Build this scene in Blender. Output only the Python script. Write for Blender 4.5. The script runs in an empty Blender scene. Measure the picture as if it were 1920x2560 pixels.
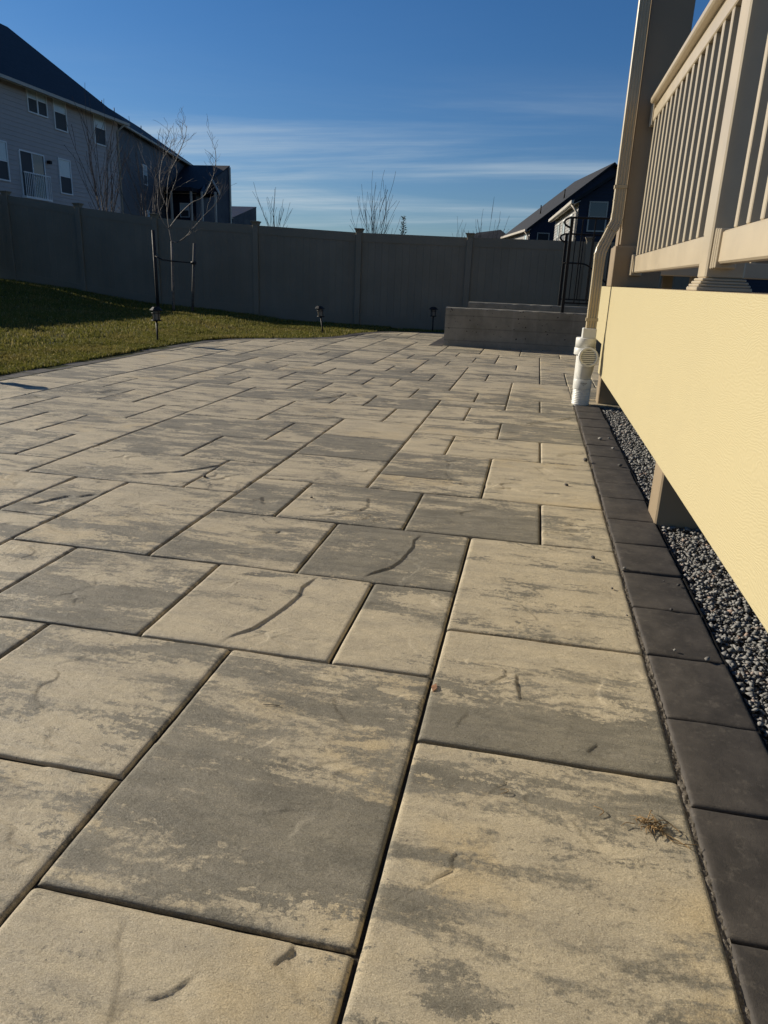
import bpy, math, random
import numpy as np
from mathutils import Vector, Matrix

# ------------------------------------------------------------------ camera, sky, sun
sc = bpy.context.scene
COL = sc.collection
CAM_H = 1.079
F_PX, YAW, PITCH, ROLL = 1807.26, 0.189713, 0.314463, 0.041413
fw = Vector((-math.sin(YAW) * math.cos(PITCH), math.cos(YAW) * math.cos(PITCH), -math.sin(PITCH)))
r0 = Vector((math.cos(YAW), math.sin(YAW), 0))
u0 = r0.cross(fw)
rt = r0 * math.cos(ROLL) + u0 * math.sin(ROLL)
up = -r0 * math.sin(ROLL) + u0 * math.cos(ROLL)
cam = bpy.data.cameras.new('camera')
camo = bpy.data.objects.new('camera', cam)
COL.objects.link(camo)
m = Matrix((rt, up, -fw)).transposed().to_4x4()
m.translation = Vector((0, 0, CAM_H))
camo.matrix_world = m
cam.sensor_fit = 'HORIZONTAL'
cam.sensor_width = 36.0
cam.lens = 36.0 * F_PX / 1920.0
cam.clip_start = 0.02
cam.clip_end = 3000
sc.camera = camo

SUN_AZ = math.radians(-73.0)      # clockwise from +Y
SUN_EL = math.radians(22.0)
world = bpy.data.worlds.new('World')
sc.world = world
world.use_nodes = True
wn, wl = world.node_tree.nodes, world.node_tree.links
wn.clear()
wout = wn.new('ShaderNodeOutputWorld')
wbg = wn.new('ShaderNodeBackground')
wbg.inputs['Strength'].default_value = 0.061
sky = wn.new('ShaderNodeTexSky')
sky.sky_type = 'NISHITA'
sky.sun_disc = False
sky.sun_elevation = SUN_EL
sky.sun_rotation = SUN_AZ
sky.altitude = 100
sky.air_density = 1.0
sky.dust_density = 0.4
sky.ozone_density = 4.0
# thin cirrus: streaked noise on a high flat layer seen by direction
tc = wn.new('ShaderNodeTexCoord')
sep = wn.new('ShaderNodeSeparateXYZ')
wl.new(tc.outputs['Generated'], sep.inputs[0])
def wmath(op, a, b=None, c=None):
    n = wn.new('ShaderNodeMath'); n.operation = op
    for i, v in enumerate((a, b, c)):
        if v is None: continue
        if isinstance(v, (int, float)): n.inputs[i].default_value = v
        else: wl.new(v, n.inputs[i])
    return n.outputs[0]
CLX, CLY = 1.5, 2.3
zz = wmath('ADD', wmath('MAXIMUM', sep.outputs[2], 0.0), 0.06)
cx_ = wmath('DIVIDE', sep.outputs[0], zz)
cy_ = wmath('DIVIDE', sep.outputs[1], zz)
comb = wn.new('ShaderNodeCombineXYZ')
wl.new(cx_, comb.inputs[0]); wl.new(cy_, comb.inputs[1])
mp = wn.new('ShaderNodeMapping')
mp.inputs['Rotation'].default_value = (0, 0, math.radians(60))
mp.inputs['Location'].default_value = (CLX, CLY, 0)
mp.inputs['Scale'].default_value = (0.2, 0.55, 1)
wl.new(comb.outputs[0], mp.inputs[0])
nz = wn.new('ShaderNodeTexNoise')
nz.inputs['Scale'].default_value = 1.0
nz.inputs['Detail'].default_value = 8
nz.inputs['Roughness'].default_value = 0.58
nz.inputs['Distortion'].default_value = 0.7
wl.new(mp.outputs[0], nz.inputs['Vector'])
rmp = wn.new('ShaderNodeMapRange')
rmp.interpolation_type = 'SMOOTHSTEP'
rmp.inputs['From Min'].default_value = 0.41; rmp.inputs['From Max'].default_value = 0.70
wl.new(nz.outputs['Fac'], rmp.inputs['Value'])
low = wn.new('ShaderNodeMapRange'); low.interpolation_type = 'SMOOTHSTEP'
low.inputs['From Min'].default_value = 0.25; low.inputs['From Max'].default_value = 0.11
low.inputs['To Min'].default_value = 0.03; low.inputs['To Max'].default_value = 1.0
wl.new(sep.outputs[2], low.inputs['Value'])
mp2 = wn.new('ShaderNodeMapping')
mp2.inputs['Rotation'].default_value = (0, 0, math.radians(37))
mp2.inputs['Scale'].default_value = (0.30, 2.1, 1)
wl.new(comb.outputs[0], mp2.inputs[0])
nz2 = wn.new('ShaderNodeTexNoise')
nz2.inputs['Scale'].default_value = 1.0; nz2.inputs['Detail'].default_value = 7
nz2.inputs['Roughness'].default_value = 0.62; nz2.inputs['Distortion'].default_value = 0.9
wl.new(mp2.outputs[0], nz2.inputs['Vector'])
fil = wn.new('ShaderNodeMapRange'); fil.interpolation_type = 'SMOOTHSTEP'
fil.inputs['From Min'].default_value = 0.34; fil.inputs['From Max'].default_value = 0.66
fil.inputs['To Min'].default_value = 0.35; fil.inputs['To Max'].default_value = 1.15
wl.new(nz2.outputs['Fac'], fil.inputs['Value'])
cf = wmath('MULTIPLY', wmath('MULTIPLY', wmath('MULTIPLY', rmp.outputs[0], low.outputs[0]), fil.outputs[0]), 0.62)
mix = wn.new('ShaderNodeMix'); mix.data_type = 'RGBA'
wl.new(cf, mix.inputs['Factor'])
tint = wn.new('ShaderNodeMix'); tint.data_type = 'RGBA'; tint.blend_type = 'MULTIPLY'
tint.inputs['Factor'].default_value = 1.0
hz = wn.new('ShaderNodeMapRange'); hz.interpolation_type = 'SMOOTHSTEP'
hz.inputs['From Min'].default_value = 0.0; hz.inputs['From Max'].default_value = 0.34
wl.new(sep.outputs[2], hz.inputs['Value'])
tmix = wn.new('ShaderNodeMix'); tmix.data_type = 'RGBA'
wl.new(hz.outputs[0], tmix.inputs['Factor'])
tmix.inputs[6].default_value = (0.66, 0.80, 0.97, 1); tmix.inputs[7].default_value = (0.40, 0.74, 1.04, 1)
wl.new(tmix.outputs[2], tint.inputs[7])
wl.new(sky.outputs[0], tint.inputs[6])
wl.new(tint.outputs[2], mix.inputs[6])
mix.inputs[7].default_value = (6.2, 7.4, 8.2, 1)
wl.new(mix.outputs[2], wbg.inputs['Color'])
wl.new(wbg.outputs[0], wout.inputs[0])

sunl = bpy.data.lights.new('sun', 'SUN')
sunl.energy = 5.0
sunl.angle = math.radians(0.55)
sunl.color = (1.0, 0.91, 0.755)
suno = bpy.data.objects.new('sun', sunl)
COL.objects.link(suno)
sdir = Vector((math.sin(SUN_AZ) * math.cos(SUN_EL), math.cos(SUN_AZ) * math.cos(SUN_EL), math.sin(SUN_EL)))
suno.rotation_euler = sdir.to_track_quat('Z', 'Y').to_euler()
suno.location = sdir * 60

sc.view_settings.view_transform = 'Standard'
sc.view_settings.look = 'None'
sc.view_settings.exposure = 0.42
sc.view_settings.gamma = 1.0
sc.view_settings.use_curve_mapping = False
sc.render.engine = 'CYCLES'

# ------------------------------------------------------------------ helpers
RNG = random.Random(7)
NPR = np.random.RandomState(11)

def tag(o, label=None, cat=None, group=None, kind=None):
    if label: o['label'] = label
    if cat: o['category'] = cat
    if group: o['group'] = group
    if kind: o['kind'] = kind
    return o

def empty(name, loc=(0, 0, 0)):
    o = bpy.data.objects.new(name, None)
    o.empty_display_size = 0.2
    COL.objects.link(o)
    o.location = loc
    bpy.context.view_layer.update() if False else None
    return o

def link(name, me, mat, parent=None):
    o = bpy.data.objects.new(name, me)
    COL.objects.link(o)
    if mat is not None and len(me.materials) == 0:
        me.materials.append(mat)
    if parent is not None:
        o.parent = parent
        p = parent
        off = Vector((0, 0, 0))
        while p is not None:
            off += p.location
            p = p.parent
        o.location = -off          # children are modelled in world coordinates
    return o

def np_mesh(name, V, faces, smooth=False):
    """V (n,3); faces (m,k) int array"""
    me = bpy.data.meshes.new(name)
    V = np.asarray(V, dtype=np.float32); Fa = np.asarray(faces, dtype=np.int32)
    k = Fa.shape[1]
    me.vertices.add(len(V)); me.vertices.foreach_set('co', V.ravel())
    me.loops.add(Fa.size); me.loops.foreach_set('vertex_index', Fa.ravel())
    me.polygons.add(len(Fa))
    me.polygons.foreach_set('loop_start', np.arange(0, Fa.size, k, dtype=np.int32))
    me.polygons.foreach_set('loop_total', np.full(len(Fa), k, dtype=np.int32))
    if smooth:
        me.polygons.foreach_set('use_smooth', np.ones(len(Fa), dtype=bool))
    me.update(calc_edges=True)
    return me

class MB:
    def __init__(s): s.v = []; s.f = []; s.sm = []
    def add(s, vs, fs, smooth=False):
        b = len(s.v); s.v += [tuple(v) for v in vs]
        s.f += [tuple(i + b for i in f) for f in fs]; s.sm += [smooth] * len(fs)
        return s
    def box(s, x0, x1, y0, y1, z0, z1):
        if x0 > x1: x0, x1 = x1, x0
        if y0 > y1: y0, y1 = y1, y0
        if z0 > z1: z0, z1 = z1, z0
        return s.add([(x0,y0,z0),(x1,y0,z0),(x1,y1,z0),(x0,y1,z0),(x0,y0,z1),(x1,y0,z1),(x1,y1,z1),(x0,y1,z1)],
              [(0,3,2,1),(4,5,6,7),(0,1,5,4),(1,2,6,5),(2,3,7,6),(3,0,4,7)])
    def bbox(s, x0, x1, y0, y1, z0, z1, b=0.006):
        """box with chamfered edges"""
        X, Y, Z = (x0, x1), (y0, y1), (z0, z1)
        vs, idx = [], {}
        def vid(key, co):
            if key not in idx: idx[key] = len(vs); vs.append(co)
            return idx[key]
        def P(i, j, k, ax):
            c = [X[i] + (b if i == 0 else -b), Y[j] + (b if j == 0 else -b), Z[k] + (b if k == 0 else -b)]
            c[ax] = (X, Y, Z)[ax][(i, j, k)[ax]]
            return vid((i, j, k, ax), tuple(c))
        fs = []
        for i in (0, 1):
            q = [P(i,0,0,0), P(i,1,0,0), P(i,1,1,0), P(i,0,1,0)]; fs.append(q if i else q[::-1])
            q = [P(0,i,0,1), P(0,i,1,1), P(1,i,1,1), P(1,i,0,1)]; fs.append(q if i else q[::-1])
            q = [P(0,0,i,2), P(1,0,i,2), P(1,1,i,2), P(0,1,i,2)]; fs.append(q if i else q[::-1])
        for i in (0, 1):
            for j in (0, 1):
                fs.append([P(i,j,0,0), P(i,j,1,0), P(i,j,1,1), P(i,j,0,1)])
                fs.append([P(i,0,j,0), P(i,1,j,0), P(i,1,j,2), P(i,0,j,2)])
                fs.append([P(0,i,j,1), P(1,i,j,1), P(1,i,j,2), P(0,i,j,2)])
                for k in (0, 1):
                    fs.append([P(i,j,k,0), P(i,j,k,1), P(i,j,k,2)])
        return s.add(vs, fs)
    def tube(s, pts, rad, n=8, cap=True, smooth=True):
        pts = [Vector(p) for p in pts]
        if not isinstance(rad, (list, tuple)): rad = [rad] * len(pts)
        vs, fs = [], []
        prev = None
        for i, p in enumerate(pts):
            t = (pts[min(i+1, len(pts)-1)] - pts[max(i-1, 0)])
            t = t.normalized() if t.length > 1e-9 else Vector((0,0,1))
            a = prev if prev is not None else (Vector((1,0,0)) if abs(t.x) < 0.8 else Vector((0,1,0)))
            a = (a - t * a.dot(t)).normalized(); prev = a
            b = t.cross(a)
            for k in range(n):
                th = 2*math.pi*k/n
                vs.append(p + (a*math.cos(th) + b*math.sin(th))*rad[i])
        for i in range(len(pts)-1):
            for k in range(n):
                fs.append((i*n+k, i*n+(k+1)%n, (i+1)*n+(k+1)%n, (i+1)*n+k))
        s.add(vs, fs, smooth)
        if cap:
            b = len(s.v) - len(vs)
            s.f.append(tuple(b+k for k in range(n))[::-1]); s.sm.append(False)
            e = b + (len(pts)-1)*n
            s.f.append(tuple(e+k for k in range(n))); s.sm.append(False)
        return s
    def sweep(s, poly, pts, ups=None, cap=True):
        """sweep 2D polygon (x=side,y=depth) along pts; side axis stays +X-like"""
        pts = [Vector(p) for p in pts]; n = len(poly); vs, fs = [], []
        for i, p in enumerate(pts):
            t = (pts[min(i+1, len(pts)-1)] - pts[max(i-1, 0)]).normalized()
            yv = Vector((0, 1, 0)); yv = (yv - t*yv.dot(t)).normalized()
            xv = yv.cross(t)
            if xv.x < 0: xv = -xv
            for a, b in poly: vs.append(p + xv*a + yv*b)
        for i in range(len(pts)-1):
            for k in range(n):
                fs.append((i*n+k, i*n+(k+1)%n, (i+1)*n+(k+1)%n, (i+1)*n+k))
        b0 = len(s.v); s.add(vs, fs)
        if cap:
            s.f.append(tuple(b0+k for k in range(n))); s.sm.append(False)
            e = b0+(len(pts)-1)*n
            s.f.append(tuple(e+k for k in range(n))); s.sm.append(False)
        return s
    def lathe(s, prof, c, n=32, axis=(0,0,1), smooth=True):
        """prof: (radius, height) list along axis from c"""
        ax = Vector(axis).normalized()
        a = Vector((1,0,0)) if abs(ax.x) < 0.8 else Vector((0,1,0))
        a = (a - ax*a.dot(ax)).normalized(); b = ax.cross(a); c = Vector(c)
        vs, fs = [], []
        for r, h in prof:
            for k in range(n):
                th = 2*math.pi*k/n
                vs.append(c + ax*h + (a*math.cos(th)+b*math.sin(th))*r)
        for i in range(len(prof)-1):
            for k in range(n):
                fs.append((i*n+k, i*n+(k+1)%n, (i+1)*n+(k+1)%n, (i+1)*n+k))
        return s.add(vs, fs, smooth)
    def prism(s, poly, z0, z1, bevel=0.0):
        n = len(poly)
        A = sum(poly[i][0]*poly[(i+1)%n][1]-poly[(i+1)%n][0]*poly[i][1] for i in range(n))
        if A < 0: poly = poly[::-1]
        ins = inset(poly, bevel) if bevel else poly
        zs = [(poly, z0), (poly, z1-bevel*0.7)] + ([(ins, z1)] if bevel else [(poly, z1)])
        vs = [(x, y, z) for pl, z in zs for x, y in pl]
        fs = [tuple(range(n))[::-1], tuple(2*n+i for i in range(n))]
        for l in range(2):
            for i in range(n):
                fs.append((l*n+i, l*n+(i+1)%n, (l+1)*n+(i+1)%n, (l+1)*n+i))
        return s.add(vs, fs)
    def mesh(s, name):
        me = bpy.data.meshes.new(name)
        me.from_pydata(s.v, [], s.f)
        if any(s.sm): me.polygons.foreach_set('use_smooth', s.sm)
        me.update()
        return me
    def build(s, name, mat, parent=None):
        return link(name, s.mesh(name), mat, parent)

def inset(poly, d):
    n = len(poly); out = []
    for i in range(n):
        p0, p1, p2 = Vector(poly[i-1]), Vector(poly[i]), Vector(poly[(i+1) % n])
        e1, e2 = (p1-p0), (p2-p1)
        e1 = e1.normalized() if e1.length > 1e-7 else Vector((1, 0))
        e2 = e2.normalized() if e2.length > 1e-7 else e1
        n1, n2 = Vector((-e1.y, e1.x)), Vector((-e2.y, e2.x))
        b = n1 + n2
        b = b/ max(b.length_squared*0.5, 0.6)
        q = p1 + b*d
        out.append((q.x, q.y))
    return out

def lattice(seed):
    return np.random.RandomState(seed).rand(64, 64)
_L = {}
def vnoise(x, y, seed=0):
    if seed not in _L: _L[seed] = lattice(seed)
    L = _L[seed]
    xi, yi = np.floor(x).astype(int), np.floor(y).astype(int)
    fx, fy = x-xi, y-yi
    fx, fy = fx*fx*(3-2*fx), fy*fy*(3-2*fy)
    a = L[xi % 64, yi % 64]; b = L[(xi+1) % 64, yi % 64]; c = L[xi % 64, (yi+1) % 64]; d = L[(xi+1) % 64, (yi+1) % 64]
    return (a*(1-fx)+b*fx)*(1-fy)+(c*(1-fx)+d*fx)*fy
def fbm(x, y, seed=0, o=4):
    v = 0; a = 0.5
    for i in range(o):
        v = v+a*(vnoise(x, y, seed+i)-0.5); x = x*2.03+7.1; y = y*2.03+3.7; a *= 0.5
    return v

# ------------------------------------------------------------------ materials
class NT:
    def __init__(s, name):
        s.m = bpy.data.materials.new(name); s.m.use_nodes = True
        s.n, s.l = s.m.node_tree.nodes, s.m.node_tree.links
        s.b = s.n['Principled BSDF']
    def node(s, t, **kw):
        n = s.n.new(t)
        for k, v in kw.items(): setattr(n, k, v)
        return n
    def lk(s, a, b): s.l.new(a, b)
    def val(s, sock, v):
        if isinstance(v, (int, float, tuple)): sock.default_value = v
        else: s.l.new(v, sock)
    def math(s, op, a, b=None, c=None, clamp=False):
        n = s.n.new('ShaderNodeMath'); n.operation = op; n.use_clamp = clamp
        for i, v in enumerate((a, b, c)):
            if v is not None: s.val(n.inputs[i], v)
        return n.outputs[0]
    def pos(s, scale=(1, 1, 1), seedvec=None, rot=(0, 0, 0), obj=False):
        g = s.n.new('ShaderNodeTexCoord').outputs['Object'] if obj else s.n.new('ShaderNodeNewGeometry').outputs['Position']
        if seedvec is not None:
            a = s.n.new('ShaderNodeVectorMath'); a.operation = 'ADD'
            s.l.new(g, a.inputs[0]); s.l.new(seedvec, a.inputs[1]); g = a.outputs[0]
        mpn = s.n.new('ShaderNodeMapping')
        mpn.inputs['Scale'].default_value = scale; mpn.inputs['Rotation'].default_value = rot
        s.l.new(g, mpn.inputs[0]); return mpn.outputs[0]
    def noise(s, vec, scale, detail=4, rough=0.5, dist=0.0):
        n = s.n.new('ShaderNodeTexNoise')
        n.inputs['Scale'].default_value = scale; n.inputs['Detail'].default_value = detail
        n.inputs['Roughness'].default_value = rough; n.inputs['Distortion'].default_value = dist
        s.l.new(vec, n.inputs['Vector']); return n.outputs['Fac']
    def rng(s, v, a, b, c=0.0, d=1.0, smooth=True):
        n = s.n.new('ShaderNodeMapRange'); n.interpolation_type = 'SMOOTHSTEP' if smooth else 'LINEAR'
        s.val(n.inputs['Value'], v); s.val(n.inputs['From Min'], a); s.val(n.inputs['From Max'], b)
        s.val(n.inputs['To Min'], c); s.val(n.inputs['To Max'], d); return n.outputs[0]
    def mix(s, f, a, b, mode='MIX'):
        n = s.n.new('ShaderNodeMix'); n.data_type = 'RGBA'; n.blend_type = mode
        s.val(n.inputs['Factor'], f)
        for i, v in ((6, a), (7, b)):
            if isinstance(v, tuple): n.inputs[i].default_value = (*v[:3], 1)
            else: s.l.new(v, n.inputs[i])
        return n.outputs[2]
    def bump(s, h, strength=0.3, dist=0.01, prev=None):
        n = s.n.new('ShaderNodeBump'); n.inputs['Strength'].default_value = strength
        n.inputs['Distance'].default_value = dist; s.l.new(h, n.inputs['Height'])
        if prev is not None: s.l.new(prev, n.inputs['Normal'])
        s.l.new(n.outputs[0], s.b.inputs['Normal']); return n.outputs[0]
    def set(s, color=None, rough=None, spec=None, metal=None):
        if color is not None:
            if isinstance(color, tuple): s.b.inputs['Base Color'].default_value = (*color[:3], 1)
            else: s.l.new(color, s.b.inputs['Base Color'])
        if rough is not None: s.val(s.b.inputs['Roughness'], rough)
        if spec is not None: s.b.inputs['Specular IOR Level'].default_value = spec
        if metal is not None: s.b.inputs['Metallic'].default_value = metal
        return s.m

def simple(name, col, rough=0.6, spec=0.4, var=0.12, scale=6.0, bump=0.0, bscale=80, metal=0.0, dirt=None):
    t = NT(name); p = t.pos()
    n = t.noise(p, scale, 5, 0.6)
    c = t.mix(t.rng(n, 0.3, 0.7), tuple(x*(1-var) for x in col), tuple(min(1, x*(1+var)) for x in col))
    if dirt:
        d = t.rng(t.noise(p, dirt[1], 6, 0.65), 0.5, 0.72)
        c = t.mix(t.math('MULTIPLY', d, dirt[2]), c, dirt[0])
    if bump: t.bump(t.noise(p, bscale, 4, 0.6), bump, 0.004)
    t.set(c, t.rng(n, 0.2, 0.8, rough*0.85, min(1, rough*1.15)), spec, metal)
    return t.m

def mat_paver():
    t = NT('stamped_concrete_paver')
    oi = t.node('ShaderNodeObjectInfo')
    sp = t.node('ShaderNodeSeparateColor'); t.lk(oi.outputs['Color'], sp.inputs[0])
    greyness, seed, warm = sp.outputs[0], sp.outputs[1], sp.outputs[2]
    cb = t.node('ShaderNodeCombineXYZ')
    t.lk(t.math('MULTIPLY', seed, 37.0), cb.inputs[0]); t.lk(t.math('MULTIPLY', seed, 91.0), cb.inputs[1]); t.lk(t.math('MULTIPLY', seed, 13.0), cb.inputs[2])
    sv = cb.outputs[0]
    pa = t.pos((1.5, 4.6, 1.0), sv, (0, 0, 0.10))
    pst = t.pos((5.0, 26.0, 5.0), sv, (0, 0, 0.06))
    piso = t.pos((1, 1, 1), sv)
    big = t.noise(pa, 1.5, 10, 0.66, 0.5)
    streak = t.noise(pst, 1.3, 6, 0.65, 0.2)
    fine = t.noise(piso, 70, 8, 0.78)
    mid = t.noise(t.pos((1.0, 2.2, 1.0), sv), 13, 7, 0.72)
    half = lambda n, k: t.math('MULTIPLY', t.math('SUBTRACT', n, 0.5), k)
    v = t.math('ADD', t.math('ADD', big, half(fine, 0.50)), t.math('ADD', half(mid, 0.36), half(streak, 0.30)))
    gen = t.node('ShaderNodeTexCoord'); gs = t.node('ShaderNodeSeparateXYZ'); t.lk(gen.outputs['Generated'], gs.inputs[0])
    v = t.math('ADD', v, t.math('MULTIPLY', t.math('MULTIPLY', t.math('SUBTRACT', oi.outputs['Alpha'], 0.5), 1.1), t.math('SUBTRACT', gs.outputs[1], 0.5)))
    thr = t.math('ADD', t.math('MULTIPLY', t.math('SUBTRACT', greyness, 0.5), 0.40), 0.5)
    wid = t.rng(t.noise(pa, 0.8, 3, 0.5), 0.35, 0.65, 0.022, 0.10)
    mask = t.rng(v, t.math('SUBTRACT', thr, wid), t.math('ADD', thr, wid))      # 1 = cream
    cream = t.mix(t.rng(t.noise(pa, 3.0, 8, 0.7), 0.36, 0.64), (0.45, 0.375, 0.25), (0.57, 0.472, 0.306))
    cream = t.mix(t.math('MULTIPLY', warm, t.rng(t.noise(piso, 3.0, 4, 0.55), 0.48, 0.68)), cream, (0.55, 0.425, 0.235))
    grey = t.mix(t.rng(t.noise(pa, 4.0, 8, 0.7), 0.36, 0.64), (0.124, 0.109, 0.074), (0.218, 0.190, 0.130))
    col = t.mix(mask, grey, cream)
    # thin veils of the other pigment dragged along the casting direction
    veil = t.rng(t.noise(pst, 0.7, 8, 0.7), 0.46, 0.66)
    col = t.mix(t.math('MULTIPLY', veil, 0.30), col, (0.29, 0.254, 0.187))
    spk = t.noise(piso, 380, 4, 0.75)
    col = t.mix(t.rng(spk, 0.30, 0.70, 0.0, 1.0), t.mix(0.42, col, (0.045, 0.04, 0.03)), t.mix(0.12, col, (0.75, 0.68, 0.55)))
    pit = t.rng(t.noise(piso, 120, 3, 0.6), 0.66, 0.73)
    col = t.mix(t.math('MULTIPLY', pit, 0.7), col, (0.06, 0.052, 0.04))
    stain = t.rng(t.noise(piso, 2.1, 6, 0.65), 0.60, 0.74)
    col = t.mix(t.math('MULTIPLY', stain, 0.45), col, (0.13, 0.112, 0.08))
    b1 = t.bump(t.noise(t.pos((1, 1.8, 1), sv), 34, 9, 0.72), 0.75, 0.008)
    t.bump(t.noise(piso, 330, 4, 0.75), 0.6, 0.0026, b1)
    t.set(col, t.rng(mid, 0.3, 0.7, 0.56, 0.72), 0.38)
    return t.m

def mat_border():
    t = NT('charcoal_border_paver')
    oi = t.node('ShaderNodeObjectInfo')
    cb = t.node('ShaderNodeCombineXYZ')
    for i in range(3): t.lk(t.math('MULTIPLY', oi.outputs['Random'], 31.0+i*17), cb.inputs[i])
    p = t.pos((1, 1, 1), cb.outputs[0])
    n = t.noise(p, 9, 6, 0.65)
    col = t.mix(t.rng(n, 0.3, 0.7), (0.038, 0.033, 0.0285), (0.078, 0.067, 0.056))
    col = t.mix(t.math('MULTIPLY', t.rng(t.noise(p, 40, 5, 0.7), 0.52, 0.75), 0.55), col, (0.145, 0.125, 0.10))
    col = t.mix(t.math('MULTIPLY', oi.outputs['Random'], 0.25), col, (0.036, 0.032, 0.029))
    b = t.bump(n, 0.5, 0.006)
    t.bump(t.noise(p, 300, 4, 0.75), 0.5, 0.002, b)
    t.set(col, 0.72, 0.3)
    return t.m

def mat_grain():
    t = NT('embossed_cream_vinyl')
    p = t.pos((1, 1, 1))
    w = t.node('ShaderNodeTexWave', wave_type='BANDS', bands_direction='Z', wave_profile='SIN')
    warp = t.pos((1, 1.0, 1))
    n1 = t.noise(t.pos((1, 2.0, 4.5)), 1.0, 4, 0.55)
    addv = t.node('ShaderNodeCombineXYZ')
    t.lk(t.math('MULTIPLY', n1, 0.24), addv.inputs[2])
    va = t.node('ShaderNodeVectorMath', operation='ADD')
    t.lk(warp, va.inputs[0]); t.lk(addv.outputs[0], va.inputs[1])
    t.lk(va.outputs[0], w.inputs['Vector'])
    w.inputs['Scale'].default_value = 30
    w.inputs['Distortion'].default_value = 0.9
    w.inputs['Detail'].default_value = 3.0
    w.inputs['Detail Scale'].default_value = 1.6
    fine = t.noise(t.pos((1, 5, 70)), 4, 4, 0.6)
    h = t.math('ADD', t.math('MULTIPLY', w.outputs['Fac'], 0.7), t.math('MULTIPLY', fine, 0.5))
    t.bump(h, 0.26, 0.0024)
    dirt = t.rng(t.noise(p, 2.2, 6, 0.65), 0.45, 0.75)
    c = t.mix(t.math('MULTIPLY', dirt, 0.25), (0.435, 0.37, 0.212), (0.39, 0.332, 0.193))
    t.set(c, 0.5, 0.35)
    return t.m

def mat_fence():
    t = NT('fence_vinyl')
    p = t.pos((1, 1, 1))
    n = t.noise(p, 1.3, 5, 0.6)
    oi = t.node('ShaderNodeObjectInfo')
    c = t.mix(t.rng(n, 0.3, 0.7), (0.195, 0.168, 0.120), (0.225, 0.195, 0.143))
    c = t.mix(t.math('MULTIPLY', oi.outputs['Random'], 0.18), c, (0.12, 0.108, 0.088))
    t.bump(t.noise(t.pos((30, 30, 2)), 3, 4, 0.6), 0.12, 0.002)
    t.set(c, 0.5, 0.35)
    return t.m

def mat_concrete():
    t = NT('cast_concrete')
    p = t.pos((1, 1, 1))
    n = t.noise(p, 2.2, 8, 0.65)
    c = t.mix(t.rng(n, 0.3, 0.7), (0.18, 0.165, 0.132), (0.29, 0.267, 0.216))
    streak = t.noise(t.pos((6, 6, 0.7)), 1.2, 5, 0.6)
    c = t.mix(t.math('MULTIPLY', t.rng(streak, 0.5, 0.7), 0.3), c, (0.35, 0.325, 0.275))
    hole = t.rng(t.noise(p, 26, 1, 0.4), 0.72, 0.75)
    c = t.mix(hole, c, (0.05, 0.045, 0.04))
    seam = t.node('ShaderNodeTexWave', wave_type='BANDS', bands_direction='Z')
    t.lk(p, seam.inputs['Vector']); seam.inputs['Scale'].default_value = 1.55; seam.inputs['Distortion'].default_value = 0.3
    s2 = t.rng(seam.outputs['Fac'], 0.965, 1.0)
    c = t.mix(t.math('MULTIPLY', s2, 0.3), c, (0.06, 0.056, 0.048))
    b = t.bump(t.noise(p, 90, 5, 0.7), 0.4, 0.004)
    t.bump(n, 0.4, 0.01, b)
    t.set(c, 0.85, 0.2)
    return t.m

def mat_grass(name, cols, trans=0.35):
    t = NT(name)
    p = t.pos((1, 1, 1))
    g = t.node('ShaderNodeNewGeometry')
    r = g.outputs['Random Per Island']
    c = t.mix(r, cols[0], cols[1])
    c = t.mix(t.math('MULTIPLY', t.rng(t.noise(p, 1.1, 5, 0.6), 0.45, 0.7), 0.7), c, cols[2])
    c = t.mix(t.rng(r, 0.86, 0.98), c, cols[3])
    t.set(c, 0.7, 0.12)
    tr = t.node('ShaderNodeBsdfTranslucent'); t.lk(c, tr.inputs['Color'])
    mx = t.node('ShaderNodeMixShader'); mx.inputs[0].default_value = trans
    out = t.n['Material Output']
    t.lk(t.b.outputs[0], mx.inputs[1]); t.lk(tr.outputs[0], mx.inputs[2]); t.lk(mx.outputs[0], out.inputs[0])
    return t.m

def mat_soil():
    t = NT('lawn_soil')
    p = t.pos((1, 1, 1))
    c = t.mix(t.rng(t.noise(p, 1.2, 6, 0.6), 0.4, 0.65), (0.045, 0.055, 0.018), (0.085, 0.075, 0.03))
    c = t.mix(t.rng(t.noise(p, 30, 5, 0.7), 0.35, 0.65), c, (0.03, 0.034, 0.012))
    t.bump(t.noise(p, 45, 5, 0.7), 0.8, 0.03)
    t.set(c, 0.95, 0.1)
    return t.m

def mat_gravel():
    t = NT('crushed_gravel')
    g = t.node('ShaderNodeNewGeometry')
    r = g.outputs['Random Per Island']
    p = t.pos((1, 1, 1))
    c = t.mix(r, (0.11, 0.107, 0.10), (0.30, 0.288, 0.265))
    c = t.mix(t.rng(r, 0.9, 0.99), c, (0.30, 0.21, 0.16))
    c = t.mix(t.math('MULTIPLY', t.rng(t.noise(p, 120, 4, 0.7), 0.4, 0.7), 0.5), c, (0.30, 0.295, 0.285))
    t.bump(t.noise(p, 200, 4, 0.7), 0.5, 0.003)
    t.set(c, 0.85, 0.25)
    return t.m

def mat_shingle(name, c0, c1):
    t = NT(name)
    br = t.node('ShaderNodeTexBrick')
    p = t.pos((1, 1, 1))
    br.inputs['Scale'].default_value = 1.0
    n = t.noise(p, 3.0, 6, 0.7)
    n2 = t.noise(t.pos((2, 2, 9)), 2.0, 2, 0.5)
    c = t.mix(t.rng(n, 0.3, 0.7), c0, c1)
    c = t.mix(t.math('MULTIPLY', t.rng(n2, 0.45, 0.6), 0.4), c, tuple(x*0.6 for x in c0))
    t.bump(n2, 0.4, 0.03)
    t.set(c, 0.75, 0.35)
    t.n.remove(br)
    return t.m

def mat_glass():
    t = NT('window_glass')
    t.set((0.02, 0.03, 0.035), 0.04, 0.9)
    return t.m

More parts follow.
